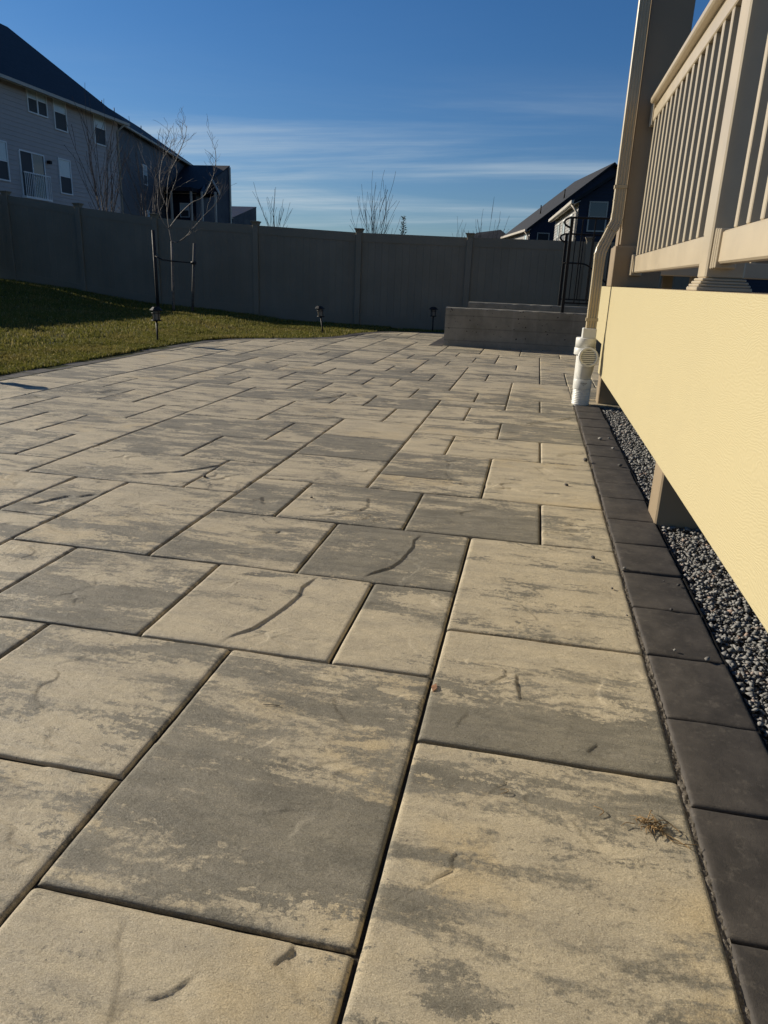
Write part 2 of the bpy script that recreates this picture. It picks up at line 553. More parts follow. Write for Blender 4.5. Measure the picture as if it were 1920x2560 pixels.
M_ = {}
M_['paver'] = mat_paver(); M_['border'] = mat_border(); M_['grain'] = mat_grain(); M_['fence'] = mat_fence()
M_['concrete'] = mat_concrete(); M_['soil'] = mat_soil(); M_['gravel'] = mat_gravel(); M_['glass'] = mat_glass()
M_['grass'] = mat_grass('grass_blades', ((0.125, 0.130, 0.026), (0.20, 0.182, 0.042), (0.24, 0.19, 0.06), (0.38, 0.31, 0.13)))
M_['joint'] = simple('joint_sand', (0.15, 0.13, 0.105), 0.95, 0.1, 0.35, 160, 0.8, 350)
M_['jointdark'] = simple('dark_joint_sand', (0.042, 0.036, 0.028), 0.95, 0.1, 0.4, 160, 0.8, 350)  # darker tone of the joint sand, for the bed between pavers
M_['bed'] = simple('gravel_dust', (0.06, 0.058, 0.055), 0.95, 0.1, 0.4, 60, 0.8, 200)
M_['vinyl'] = simple('tan_vinyl', (0.42, 0.35, 0.245), 0.32, 0.45, 0.05, 3.0, 0.05, 40, dirt=((0.34, 0.285, 0.21), 7, 0.25))
M_['wrap'] = simple('tan_column_wrap', (0.255, 0.195, 0.125), 0.45, 0.4, 0.05, 2.5)
M_['alu'] = simple('painted_aluminium', (0.40, 0.325, 0.205), 0.38, 0.5, 0.06, 5.0, dirt=((0.30, 0.245, 0.165), 9, 0.25))
M_['pvc'] = simple('white_pvc', (0.60, 0.59, 0.545), 0.4, 0.45, 0.05, 8.0, dirt=((0.50, 0.46, 0.38), 11, 0.3))
M_['pvcdark'] = simple('drain_shadow_core', (0.05, 0.048, 0.045), 0.8, 0.1, 0.1)
M_['ink'] = simple('printed_ink', (0.10, 0.09, 0.085), 0.7, 0.2, 0.3, 200)
M_['black'] = simple('black_metal', (0.010, 0.010, 0.011), 0.6, 0.2, 0.2, 12)
M_['blackplastic'] = simple('black_plastic', (0.014, 0.0135, 0.013), 0.55, 0.25, 0.2, 20)
M_['lens'] = simple('ribbed_lens', (0.13, 0.122, 0.105), 0.3, 0.4, 0.1, 30)
M_['side1'] = simple('grey_mauve_siding', (0.39, 0.35, 0.33), 0.55, 0.3, 0.05, 1.0)
M_['side2'] = simple('slate_siding', (0.085, 0.082, 0.088), 0.55, 0.3, 0.06, 1.0)
M_['side3'] = simple('navy_siding', (0.016, 0.018, 0.034), 0.55, 0.3, 0.08, 1.0)
M_['side4'] = simple('pale_grey_siding', (0.26, 0.25, 0.235), 0.55, 0.3, 0.05, 1.0)
M_['trim'] = simple('cream_trim', (0.42, 0.375, 0.31), 0.45, 0.4, 0.05, 3)
M_['trimw'] = simple('white_trim', (0.70, 0.70, 0.68), 0.45, 0.4, 0.04, 3)
M_['screen'] = simple('insect_screen', (0.05, 0.055, 0.06), 0.6, 0.3, 0.1, 30)
M_['skypane'] = simple('sky_tinted_pane', (0.50, 0.56, 0.56), 0.12, 0.6, 0.06, 10)  # pale teal colour paints the sky's reflection into the upper panes
M_['roof1'] = mat_shingle('dark_shingles', (0.014, 0.015, 0.02), (0.026, 0.027, 0.033))
M_['roof2'] = mat_shingle('charcoal_shingles', (0.010, 0.0105, 0.012), (0.02, 0.0205, 0.022))
M_['roof3'] = mat_shingle('sky_tinted_shingles', (0.05, 0.085, 0.15), (0.07, 0.11, 0.18))  # blue stands in for sky reflected off the far roof
M_['bark'] = simple('pale_bark', (0.17, 0.145, 0.122), 0.7, 0.35, 0.4, 14, 0.5, 60)
M_['bark2'] = simple('grey_bark', (0.115, 0.095, 0.082), 0.8, 0.25, 0.35, 10, 0.4, 60)
M_['conifer'] = mat_grass('conifer_needles', ((0.03, 0.045, 0.018), (0.05, 0.07, 0.025), (0.05, 0.06, 0.02), (0.10, 0.11, 0.05)), 0.2)
M_['stone'] = simple('loose_pebble', (0.24, 0.225, 0.20), 0.85, 0.2, 0.35, 60, 0.6, 200)
M_['darkstone'] = simple('dark_pebble', (0.07, 0.065, 0.06), 0.85, 0.2, 0.35, 60, 0.6, 200)
M_['straw'] = simple('dry_grass', (0.24, 0.155, 0.07), 0.7, 0.25, 0.45, 90)
M_['woodstake'] = simple('dark_stake', (0.03, 0.027, 0.025), 0.7, 0.3, 0.3, 12)
M_['greystake'] = simple('weathered_stake', (0.11, 0.10, 0.088), 0.8, 0.2, 0.3, 12)
M_['leaf'] = simple('fallen_leaf', (0.20, 0.10, 0.05), 0.7, 0.3, 0.3, 80)

# ------------------------------------------------------------------ terrain
TX = [-60, -25, -15, -13, -11, -9, -6.5, -5.35, -3.4, 60]
TZ = [1.4, 1.2, 0.80, 0.63, 0.45, 0.22, 0.10, 0.0, -0.012, -0.012]
def tz(x, y=0):
    return np.interp(x, TX, TZ) + 0.012*np.sin(np.asarray(x)*1.7+np.asarray(y)*0.9)*(np.asarray(x) < -5.6)

gx = np.unique(np.concatenate([np.array([-1500, -400, -120, -60, -40, -30]), np.arange(-25, -3.0, 0.4), np.array([-3.0, 0, 5, 12, 30, 80, 300, 1500])]))
gy = np.unique(np.concatenate([np.array([-1500, -300, -60, -15]), np.arange(-6, 20, 0.65), np.array([24, 32, 45, 70, 120, 300, 1500])]))
GX, GY = np.meshgrid(gx, gy, indexing='ij')
# the patio and gravel bed cut into the ground: sink it under them
GZ = tz(GX, GY) - 0.03*((GX > -3.2)) - 0.12*((GX > -0.5) & (GY < 15))
V = np.stack([GX, GY, GZ], -1).reshape(-1, 3)
ni, nj = len(gx), len(gy)
I = np.arange(ni*nj).reshape(ni, nj)
Fq = np.stack([I[:-1, :-1], I[1:, :-1], I[1:, 1:], I[:-1, 1:]], -1).reshape(-1, 4)
lawn = link('lawn', np_mesh('lawn', V, Fq, True), M_['soil'])
tag(lawn, 'lawn ground sloping up towards the fence', 'lawn', kind='structure')

# ------------------------------------------------------------------ patio outline (outer / inner edge of the charcoal border)
def smooth_curve(P, n=6):
    P = [Vector(p) for p in P]; out = []
    for i in range(len(P)-1):
        p0, p1, p2, p3 = P[max(i-1, 0)], P[i], P[i+1], P[min(i+2, len(P)-1)]
        for k in range(n):
            t = k/n
            out.append(0.5*((2*p1)+(-p0+p2)*t+(2*p0-5*p1+4*p2-p3)*t*t+(-p0+3*p1-3*p2+p3)*t**3))
    out.append(P[-1]); return out
INNER = smooth_curve([(-4.93, -1.4), (-4.92, 2.0), (-4.91, 5.0), (-4.92, 7.0), (-4.94, 8.3), (-4.98, 9.6), (-4.98, 10.5), (-4.84, 11.3), (-4.5, 11.75),
                      (-3.95, 12.2), (-3.52, 12.75), (-3.32, 13.4), (-3.24, 14.1), (-3.0, 14.75), (-2.5, 15.25), (-1.7, 15.55), (0.2, 15.75), (3.5, 15.8)], 10)
def offset_curve(C, d):
    out = []
    for i, p in enumerate(C):
        t = (C[min(i+1, len(C)-1)]-C[max(i-1, 0)]).normalized()
        out.append(p+Vector((-t.y, t.x))*d)
    return out
OUTER = offset_curve(INNER, 0.245)
outer_xy = np.array([(p.x, p.y) for p in OUTER])
def lawn_side(x, y):
    """True where the point lies on the lawn side of the border"""
    xo = np.interp(y, outer_xy[:, 1], outer_xy[:, 0])
    far = np.interp(x, outer_xy[-60:, 0], outer_xy[-60:, 1])
    return (x < xo+0.02) | ((x > -3.4) & (y > far+0.02))

# ------------------------------------------------------------------ patio: paver pattern read off the photograph (12-inch module)
PX0, PY0, MOD = -0.17965, 0.90498, 0.3048
def gxp(i): return PX0+MOD*(i+np.interp(i, [-15, -13, -12, -11, -10, 99], [-0.30, -0.25, -0.2, -0.1, -0.03, 0]))
def gyp(k): return PY0+MOD*(k+np.interp(k, [-9, 12, 16, 18, 24, 30, 36, 50], [0, 0, 0.1, 0.22, 0.40, 0.5, 0.7, 0.9]))
SL = [(0,2,-1,2),(0,2,2,4),(0,2,4,7),(-1,0,3,5),(-2,0,0,3),(-2,0,-2,0),(-4,-2,1,3),(-4,-2,-1,1),(-6,-4,1,3),(-3,-1,3,5),(-5,-3,3,5),(-6,-5,3,5),
 (-6,-4,5,8),(-7,-6,6,8),(-8,-6,4,6),(-4,-2,5,7),(-2,0,5,7),(-4,-3,7,9),(-3,-1,7,9),(-1,1,7,9),(1,2,7,9),(0,2,9,12),(-2,0,9,10),(-2,0,10,12),
 (-4,-2,9,11),(-4,-2,11,13),(-4,-2,13,15),(-3,-2,15,17),(-5,-4,17,19),(-4,-2,17,19),(-6,-3,15,17),(-6,-4,14,15),(-5,-4,12,14),(-6,-4,10,12),
 (-8,-5,12,14),(-8,-6,10,12),(-8,-5,8,10),(-5,-4,8,10),(-9,-8,9,11),(-10,-8,8,9),(-11,-9,9,11),(-10,-8,11,13),(-11,-10,11,13),(-13,-11,11,13),
 (-12,-9,13,15),(-9,-8,13,15),(-10,-8,15,16),(-11,-10,15,17),(-10,-8,16,18),(-10,-8,18,19),(-11,-9,19,21),(-11,-10,21,23),(-10,-8,21,23),
 (-9,-7,19,21),(-12,-10,17,19),(-13,-11,15,17),(-13,-12,17,19),(-13,-11,19,22),(-13,-11,22,24),(-13,-11,24,27),(-16,-13,15,18),(-16,-13,18,20),
 (-16,-13,20,24),(-16,-13,24,27),(-8,-6,14,17),(-8,-5,17,19),(-7,-6,19,21),(-6,-3,19,21),(-3,-1,19,21),(-8,-5,21,23),(-5,-4,21,23),(-4,-2,21,23),
 (-7,-6,23,25),(-6,-3,23,25),(-3,-2,23,25),(-9,-7,23,25),(-11,-9,23,25),(-11,-10,25,27),(-12,-10,27,29),(-10,-8,25,26),(-10,-8,26,29),(-8,-5,25,27),
 (-8,-6,27,29),(-5,-4,25,27),(-6,-4,27,30),(-6,-5,30,32),(-5,-2,30,32),(-6,-4,32,34),(-6,-4,34,36),(-8,-6,29,32),(-8,-6,32,34),(-8,-6,34,37),
 (-4,-3,32,34),(-3,-1,32,34),(-2,-1,30,32),(-1,1,30,34),(-4,-2,34,36),(-2,0,34,36),(0,2,34,36),(0,1,28,30),(-3,0,28,30),(-4,-3,28,30),(-4,-2,25,28),
 (-2,1,26,28),(-2,-1,24,26),(-1,1,24,26),(-2,0,21,24),(0,2,20,24),(0,1,18,20),(1,2,18,20),(-1,0,19,21),(-2,0,18,19),(-2,-1,16,18),(-1,2,16,18),
 (0,2,14,16),(-2,0,14,16),(-2,-1,12,14),(-1,1,12,14),(1,2,12,14),(1,3,29,33),(1,3,28,29),(1,2,26,28),(1,2,24,26),(2,3,24,28)]
GREY = {(0,2,-1,2):.42,(0,2,2,4):.5,(0,2,4,7):.28,(-1,0,3,5):.35,(-2,0,0,3):.66,(-2,0,-2,0):.22,(-4,-2,1,3):.40,(-4,-2,-1,1):.36,(-6,-4,1,3):.55,(-3,-1,3,5):.22,
 (-5,-3,3,5):.62,(-2,0,5,7):.78,(-4,-2,5,7):.52,(-1,1,7,9):.78,(-3,-1,7,9):.55,(-4,-3,7,9):.6,(0,2,9,12):.26,(-6,-4,5,8):.42,(1,2,7,9):.42,
 (-4,-2,9,11):.36,(-4,-2,11,13):.75,(-4,-2,13,15):.25,(-2,0,9,10):.5,(-2,0,10,12):.58,(0,2,14,16):.74,(-1,1,12,14):.3,(1,2,12,14):.22,(-1,2,16,18):.45}
ALPHA = {(0,2,2,4): .98, (-2,0,0,3): .56, (0,2,-1,2): .5, (0,2,4,7): .6, (-1,0,3,5): .3, (-5,-3,3,5): .5, (-4,-2,11,13): .5}
I0, I1, K0, K1 = -17, 5, -5, 52
occ = np.zeros((I1-I0, K1-K0), bool)
def cells(s): return (slice(s[0]-I0, s[1]-I0), slice(s[2]-K0, s[3]-K0))
tiles = []
for s_ in SL:
    if occ[cells(s_)].any():
        # trim a clash to its free part
        i0, i1, k0, k1 = s_
        while i0 < i1 and occ[cells((i0, i0+1, k0, k1))].any(): i0 += 1
        while i1 > i0 and occ[cells((i1-1, i1, k0, k1))].any(): i1 -= 1
        s_ = (i0, i1, k0, k1)
        if i1 <= i0: continue
    occ[cells(s_)] = True; tiles.append(s_)
def inside(i, k):
    x, y = gxp(i+0.5), gyp(k+0.5)
    if i >= 2 and y < 7.1: return False
    if bool(lawn_side(x+0.2, y-0.2)) and bool(lawn_side(x+0.28, y)): return False
    if y > 15.8 or x > 1.6 or y < -0.4: return False
    return True
trng = random.Random(21)
sizes = [(2,2),(2,3),(3,2),(2,2),(1,2),(2,1),(2,3),(3,2)]
for k in range(K0, K1):
    for i in range(I0, I1):
        if occ[i-I0, k-K0] or not inside(i, k): continue
        trng.shuffle(sizes)
        for (w, h) in sizes+[(2,2),(2,1),(1,2),(1,1)]:
            if i+w > I1 or k+h > K1: continue
            if i < 2 < i+w and gyp(k) < 7.1: continue
            if not occ[i-I0:i+w-I0, k-K0:k+h-K0].any() and all(inside(a, b) for a in (i, i+w-1) for b in (k, k+h-1)):
                occ[i-I0:i+w-I0, k-K0:k+h-K0] = True; tiles.append((i, i+w, k, k+h)); break
        else:
            occ[i-I0, k-K0] = True; tiles.append((i, i+1, k, k+1))

patio_poly = [(p.x, p.y) for p in INNER]+[(3.5, -1.4)]
def clip_rect(poly, x0, x1, y0, y1):
    def clip(P, f, inter):
        out = []
        for i in range(len(P)):
            a, b = P[i-1], P[i]
            fa, fb = f(a), f(b)
            if fa >= 0 and fb >= 0: out.append(b)
            elif fa >= 0 > fb: out.append(inter(a, b, fa, fb))
            elif fa < 0 <= fb: out.append(inter(a, b, fa, fb)); out.append(b)
        return out
    it = lambda a, b, fa, fb: (a[0]+(b[0]-a[0])*fa/(fa-fb), a[1]+(b[1]-a[1])*fa/(fa-fb))
    for f in (lambda p: p[0]-x0, lambda p: x1-p[0], lambda p: p[1]-y0, lambda p: y1-p[1]):
        if not poly: return []
        poly = clip(poly, f, it)
    out = []
    for p in poly:
        if not out or math.hypot(p[0]-out[-1][0], p[1]-out[-1][1]) > 0.01: out.append(p)
    if len(out) > 2 and math.hypot(out[0][0]-out[-1][0], out[0][1]-out[-1][1]) < 0.01: out.pop()
    return out
def area(p): return 0.5*sum(p[i-1][0]*p[i][1]-p[i][0]*p[i-1][1] for i in range(len(p)))

# cleft lines cast into single pavers: (points, step height mm, side) ; side +1 drops to the right of the walk direction
CLEFTS = [
 ([(-0.699,2.425),(-0.718,2.368),(-0.734,2.308),(-0.721,2.239),(-0.73,2.177),(-0.738,2.127),(-0.755,2.049),(-0.782,1.955),(-0.822,1.898),(-0.848,1.837)], 5.0),
 ([(-0.391,3.024),(-0.423,2.913),(-0.414,2.842),(-0.426,2.74),(-0.437,2.67),(-0.46,2.593),(-0.52,2.508),(-0.547,2.448)], 5.0),
 ([(0.045,1.91),(0.051,1.823),(0.063,1.75)], 3.6),
 ([(0.301,1.939),(0.275,1.871),(0.275,1.826),(0.292,1.787)], -2.6), ([(0.418,1.973),(0.377,1.95),(0.354,1.921)], -2.6),
 ([(-0.066,1.667),(-0.088,1.627),(-0.097,1.569)], 1.8), ([(0.256,1.615),(0.224,1.567)], 3.0),
 ([(-1.709,3.921),(-1.714,3.833),(-1.809,3.692),(-1.895,3.605),(-1.99,3.533),(-2.2,3.42)], 6.0),
 ([(-2.012,3.099),(-2.068,3.079),(-2.102,3.033),(-2.162,3.021),(-2.221,2.884),(-2.274,2.842)], 6.0),
 ([(0.44,6.413),(0.271,6.152),(0.051,5.925),(0.022,5.827)], 8.0),
 ([(0.427,4.964),(0.271,4.875),(0.225,4.771)], 7.0),
 ([(-0.752,3.48),(-0.721,3.316),(-0.758,3.216)], 5.0), ([(-1.003,2.85),(-1.02,2.821),(-1.173,2.803)], 4.0),
 ([(-0.436,1.636),(-0.406,1.584),(-0.346,1.515)], 2.6), ([(0.177,1.323),(0.202,1.278),(0.233,1.237)], 2.2),
 ([(-0.428,0.809),(-0.456,0.77),(-0.485,0.751),(-0.528,0.757)], 3.0), ([(-0.289,0.893),(-0.32,0.848)], 3.2),
 ([(-1.694,6.645),(-1.838,6.392),(-1.974,6.239)], 8.0), ([(-3.623,6.082),(-3.727,5.997),(-3.716,5.846),(-3.945,5.795)], 8.0),
]
def cleft_field(X, Y, pts, amp, seed=0):
    """step: the ground drops on the +X side of the polyline, then eases back"""
    best = np.full(X.shape, 1e9); sgn = np.ones(X.shape); tpos = np.zeros(X.shape)
    n = len(pts)-1
    for i in range(n):
        (ax, ay), (bx, by) = pts[i], pts[i+1]
        dx, dy = bx-ax, by-ay; L2 = dx*dx+dy*dy
        t = np.clip(((X-ax)*dx+(Y-ay)*dy)/L2, 0, 1)
        qx, qy = ax+t*dx, ay+t*dy
        d = np.hypot(X-qx, Y-qy)
        side = np.sign(dx*(Y-ay)-dy*(X-ax))
        if (abs(dy) >= abs(dx)): side = side*(1 if dy < 0 else -1)
        else: side = side*(1 if dx < 0 else -1)
        upd = d < best
        best = np.where(upd, d, best); sgn = np.where(upd, side, sgn); tpos = np.where(upd, (i+t)/n, tpos)
    fade = np.clip(np.minimum(tpos, 1-tpos)*6, 0, 1)
    sd = best*sgn            # >0: to the right / towards the viewer
    a = abs(amp)*0.00125
    if amp > 0:
        h = -a*np.clip((sd+0.003)/0.006, 0, 1)*np.exp(-np.maximum(sd, 0)/0.09)
    else:
        h = -a*np.clip((-sd+0.003)/0.008, 0, 1)*np.exp(-np.maximum(-sd, 0)/0.07)
    return h*fade

patio = MB().box(-5.0, 3.4, -1.3, 10.9, -0.06, -0.0125)
patio.box(-3.25, 3.4, 10.9, 14.3, -0.06, -0.0125).box(-2.6, 3.4, 14.3, 15.6, -0.06, -0.0125)
pp = [(p.x, p.y) for p in offset_curve(INNER, 0.2)]
patio = MB()
bedv = [(x, y, -0.0125) for x, y in pp]+[(3.5, 15.9, -0.0125), (3.5, 7.17, -0.0125), (0.669, 7.17, -0.0125), (0.669, -1.4, -0.0125)]
patio.add(bedv, [tuple(range(len(bedv)))])
patio = patio.build('patio', M_['jointdark'])
tag(patio, 'paved patio of mottled cream and grey pavers with charcoal border', 'patio', kind='structure')

def paver_mesh(x0, x1, y0, y1, seed):
    g = 0.0045
    ox, oy = x0, y0
    x0, x1, y0, y1 = x0+g, x1-g, y0+g, y1-g
    dist = math.hypot((x0+x1)/2, (y0+y1)/2)
    step = 0.0042 if dist < 3.0 else 0.008 if dist < 4.4 else 0.022 if dist < 7 else 0.07
    r = 0.014
    def axis(a, b):
        e = [0, 0.12*r, 0.3*r, 0.6*r, r] if dist < 7 else [0, 0.2*r, 0.6*r, r]
        n = max(2, int((b-a-2*r)/step))
        return np.concatenate([a+np.array(e[:-1]), np.linspace(a+r, b-r, n), b-np.array(e[:-1])[::-1]])
    ax, ay = axis(x0, x1), axis(y0, y1)
    X, Y = np.meshgrid(ax, ay, indexing='ij')
    ex = np.minimum(X-x0, x1-X); ey = np.minimum(Y-y0, y1-Y)
    # rounded, slightly chipped arris
    wob = fbm(X*9+seed*3.1, Y*9+seed*1.7, 5, 3)
    rr = r*(1+0.9*wob)
    def drop(e):
        q = np.clip(1-e/np.maximum(rr, 0.004), 0, 1)
        return 1-np.sqrt(np.maximum(1-q*q, 0))
    dx, dy = drop(ex), drop(ey)
    Z = -0.0085*np.clip(dx+dy, 0, 1.25)
    s = seed*17.3
    Z += 0.0042*fbm(X*3.1+s, Y*3.1+s*0.7, 20, 4)
    Z += 0.0022*fbm(X*14+s, Y*22+s*0.3, 31, 3)
    # soft split-stone ledges
    ln = fbm(X*2.4+s*1.3, Y*4.2+s, 40, 4)
    mk = np.clip(fbm(X*3.7+s*2.2, Y*3.7+s*0.4, 45, 3)*9-0.4, 0, 1)
    Z += 0.0013*np.clip((ln-0.02)/0.006, -1, 1)*mk
    rs = random.Random(int(seed*9973)+5)
    rect = (x0-0.002, x1+0.002, y0-0.002, y1+0.002)
    near = False
    for pts, amp in CLEFTS:
        mx = sum(p[0] for p in pts)/len(pts); my = sum(p[1] for p in pts)/len(pts)
        if rect[0] < mx < rect[1] and rect[2] < my < rect[3]:
            Z += cleft_field(X, Y, pts, amp); near = True
    if dist < 9:
        for q in range(rs.choice((1, 2, 3) if near else (2, 3, 4))):
            cx, cy = rs.uniform(x0+.06, x1-.06), rs.uniform(y0+.05, y1-.05)
            a = rs.uniform(-0.5, 1.2); L = rs.uniform(.05, .22)
            pts = []
            for j in range(5):
                u = (j/4-.5)*L
                pts.append((cx+math.cos(a)*u+rs.uniform(-.012, .012), cy-math.sin(a)*u+rs.uniform(-.012, .012)))
            Z += cleft_field(X, Y, pts, rs.choice((-1, 1, 1))*rs.uniform(0.9, 2.6)*(1 if dist < 3 else 2.0 if dist < 6 else 3))
    edge = np.minimum(ex, ey)
    wx = 0.0022*fbm(X*7+s, Y*7, 50, 3)*(edge < 0.03); wy = 0.0022*fbm(X*7, Y*7+s, 60, 3)*(edge < 0.03)
    Z += (rs.uniform(-1, 1)*(X-(x0+x1)/2)+rs.uniform(-1, 1)*(Y-(y0+y1)/2))*0.003 + rs.uniform(-0.001, 0.001)
    V = np.stack([X+wx, Y+wy, Z], -1)
    a, b = len(ax), len(ay)
    Vt = V.reshape(-1, 3)
    I = np.arange(a*b).reshape(a, b)
    Fq = np.stack([I[:-1, :-1], I[1:, :-1], I[1:, 1:], I[:-1, 1:]], -1).reshape(-1, 4)
    ring = np.concatenate([I[:-1, 0], I[-1, :-1], I[:0:-1, -1], I[0, :0:-1]])
    low = Vt[ring].copy(); low[:, 2] = -0.03
    base = len(Vt)
    n = len(ring); k = np.arange(n)
    side = np.stack([ring[k], base+k, base+(k+1) % n, ring[(k+1) % n]], -1)
    return np_mesh('paver', np.concatenate([Vt, low]), np.concatenate([Fq, side]), True)

tiles.sort(key=lambda t: math.hypot(gxp((t[0]+t[1])/2), gyp((t[2]+t[3])/2)))
crng = random.Random(99)
n_pav = 0
rest = MB()
for s_ in tiles:
    i0, i1, k0, k1 = s_
    x0, x1, y0, y1 = gxp(i0), gxp(i1), gyp(k0), gyp(k1)
    if i1 == 2 and y0 < 7.1: x1 = 0.432
    poly = clip_rect(patio_poly, x0, x1, y0, y1)
    if len(poly) < 3: continue
    A = abs(area(poly)); A0 = (x1-x0)*(y1-y0)
    if A < 0.012: continue
    seed = crng.random(); gr = GREY.get(s_, crng.uniform(0.28, 0.66)); wm = crng.random()**2
    unseen = (y1 < 0.6) or (x1 < -5.0-0.2*y0 and y1 < 4.0) or (x1 < -0.9*y1-0.3)
    if A > A0*0.985:
        me = paver_mesh(x0, x1, y0, y1, seed)
        if not s_ in GREY and y0 < 0.3 and False: pass
    else:
        mb = MB(); mb.prism(inset(poly if area(poly) > 0 else poly[::-1], 0.0035), -0.03, crng.uniform(-0.001, 0.001), 0.011)
        me = mb.mesh('paver')
    o = link('paver', me, M_['paver'], patio)
    o.color = (gr, seed, wm, ALPHA.get(s_, 0.5+crng.uniform(-.12, .12)))
    n_pav += 1
print('pavers', n_pav)

# charcoal border along the lawn: one brick per 0.35 m of curve
def brick_obj(poly, name='border_brick'):
    mb = MB(); mb.prism(poly, -0.04, RNG.uniform(-0.002, 0.002), 0.010)
    return mb.build(name, M_['border'], patio)
acc = [0.0]
for a, b in zip(INNER[:-1], INNER[1:]): acc.append(acc[-1]+(b-a).length)
acc = np.array(acc)
ix = np.array([(p.x, p.y) for p in INNER])
oc = offset_curve(INNER, 0.243); oxy = np.array([(p.x, p.y) for p in oc])
def along(C, s): return (float(np.interp(s, acc, C[:, 0])), float(np.interp(s, acc, C[:, 1])))
s0 = 1.0
while s0 < acc[-1]-0.36:
    s1 = s0+0.35
    ss = [s0+0.004, s0+0.12, s0+0.235, s1-0.004]
    poly = [along(ix, s) for s in ss]+[along(oxy, s) for s in ss[::-1]]
    c = Vector(poly[0]); 
    poly = inset(poly if area(poly) > 0 else poly[::-1], 0.003)
    brick_obj(poly)
    s0 = s1
# charcoal border beside the porch
yb = [0.03, 0.38, 0.73, 1.084, 1.431, 1.779, 2.131, 2.482, 2.826, 3.163, 3.52, 3.896, 4.214, 4.548, 4.90, 5.255, 5.608, 5.946, 6.325, 6.676, 7.06]
def border_mesh(x0, x1, y0, y1, seed):
    step = 0.012 if y0 < 3 else 0.03
    r = 0.011
    def axis(a, b):
        e = [0, 0.25*r, 0.6*r]
        return np.concatenate([a+np.array(e), np.linspace(a+r, b-r, max(3, int((b-a)/step))), b-np.array(e)[::-1]])
    ax, ay = axis(x0, x1), axis(y0, y1)
    X, Y = np.meshgrid(ax, ay, indexing='ij')
    e = np.minimum(np.minimum(X-x0, x1-X), np.minimum(Y-y0, y1-Y))
    q = np.clip(1-e/(r*(1+0.8*fbm(X*12+seed, Y*12, 7, 3))), 0, 1)
    Z = -0.008*(1-np.sqrt(np.maximum(1-q*q, 0)))+0.007*fbm(X*5+seed*3, Y*5, 9, 4)+0.003*fbm(X*22+seed, Y*22, 15, 3)
    Z = Z+(seed % 1-.5)*.004+(X-x0-.11)*((seed*7) % 1-.5)*.02+(Y-y0-.17)*((seed*13) % 1-.5)*.016
    X = X+0.006*fbm(X*6+seed, Y*6, 12, 3)*(e < 0.02); Y = Y+0.006*fbm(X*6, Y*6+seed, 13, 3)*(e < 0.02)
    V = np.stack([X, Y, Z], -1).reshape(-1, 3); a, b = len(ax), len(ay)
    I = np.arange(a*b).reshape(a, b)
    Fq = np.stack([I[:-1, :-1], I[1:, :-1], I[1:, 1:], I[:-1, 1:]], -1).reshape(-1, 4)
    ring = np.concatenate([I[:-1, 0], I[-1, :-1], I[:0:-1, -1], I[0, :0:-1]])
    low = V[ring].copy(); low[:, 2] = -0.05
    n = len(ring); k = np.arange(n); base = len(V)
    side = np.stack([ring[k], base+k, base+(k+1) % n, ring[(k+1) % n]], -1)
    return np_mesh('border_brick', np.concatenate([V, low]), np.concatenate([Fq, side]), True)
for a, b in zip(yb[:-1], yb[1:]):
    dx = RNG.uniform(-0.0045, 0.0045)
    link('border_brick', border_mesh(0.440+dx, 0.669+dx, a+0.004, b-0.003, RNG.uniform(0, 50)), M_['border'], patio)
# charcoal strip round the end of the cellar wall
y = 12.42
while y < 15.3:
    mb = MB(); mb.prism([(-1.745, y+0.004), (-1.512, y+0.004), (-1.512, y+0.20), (-1.745, y+0.20)], -0.02, 0.006, 0.008)
    mb.build('border_brick', M_['border'], patio); y += 0.206
# jointing sand packed against the border, left a little proud and crumbly
ys_ = np.concatenate([np.arange(0.1, 3.2, 0.004), np.arange(3.2, 7.0, 0.012)]); xs_ = np.linspace(0.4265, 0.4425, 6)
XX, YY = np.meshgrid(xs_, ys_, indexing='ij')
ZZ = -0.0065+0.010*fbm(XX*160, YY*90, 61, 3)+0.006*fbm(XX*400, YY*400, 66, 2)
I = np.arange(XX.size).reshape(XX.shape)
V = np.stack([XX, YY, ZZ], -1).reshape(-1, 3)
Fa = np.stack([I[:-1, :-1], I[1:, :-1], I[1:, 1:], I[:-1, 1:]], -1).reshape(-1, 4)
sand = link('joint_sand', np_mesh('joint_sand', V, Fa), M_['joint'], patio); sand['kind'] = 'stuff'

# ------------------------------------------------------------------ gravel under the porch
bed = MB().add([(0.672, -1.4, -0.040), (3.4, -1.4, -0.040), (3.4, 7.3, -0.040), (0.672, 7.3, -0.040)], [(0, 1, 2, 3)]).build('gravel_bed', M_['bed'])
tag(bed, 'dark gravel bed under the raised porch', 'gravel bed', kind='structure')
edging = MB().box(0.6705, 0.6765, -1.4, 7.05, -0.06, -0.006).build('plastic_edging', M_['blackplastic'])
tag(edging, 'thin black plastic edging strip between border and gravel', 'edging')
phi = (1+5**0.5)/2
ico = np.array([(-1,phi,0),(1,phi,0),(-1,-phi,0),(1,-phi,0),(0,-1,phi),(0,1,phi),(0,-1,-phi),(0,1,-phi),(phi,0,-1),(phi,0,1),(-phi,0,-1),(-phi,0,1)], float)
ico /= np.linalg.norm(ico[0])
icof = np.array([(0,11,5),(0,5,1),(0,1,7),(0,7,10),(0,10,11),(1,5,9),(5,11,4),(11,10,2),(10,7,6),(7,1,8),(3,9,4),(3,4,2),(3,2,6),(3,6,8),(3,8,9),(4,9,5),(2,4,11),(6,2,10),(8,6,7),(9,8,1)])
octv = np.array([(1,0,0),(-1,0,0),(0,1,0),(0,-1,0),(0,0,1),(0,0,-1),(.7,.7,.1),(-.7,.6,-.2)], float)
octf = np.array([(6,4,0),(2,4,6),(2,7,4),(7,1,4),(1,3,4),(3,0,4),(6,0,5),(2,6,5),(7,2,5),(1,7,5),(3,1,5),(0,3,5)])
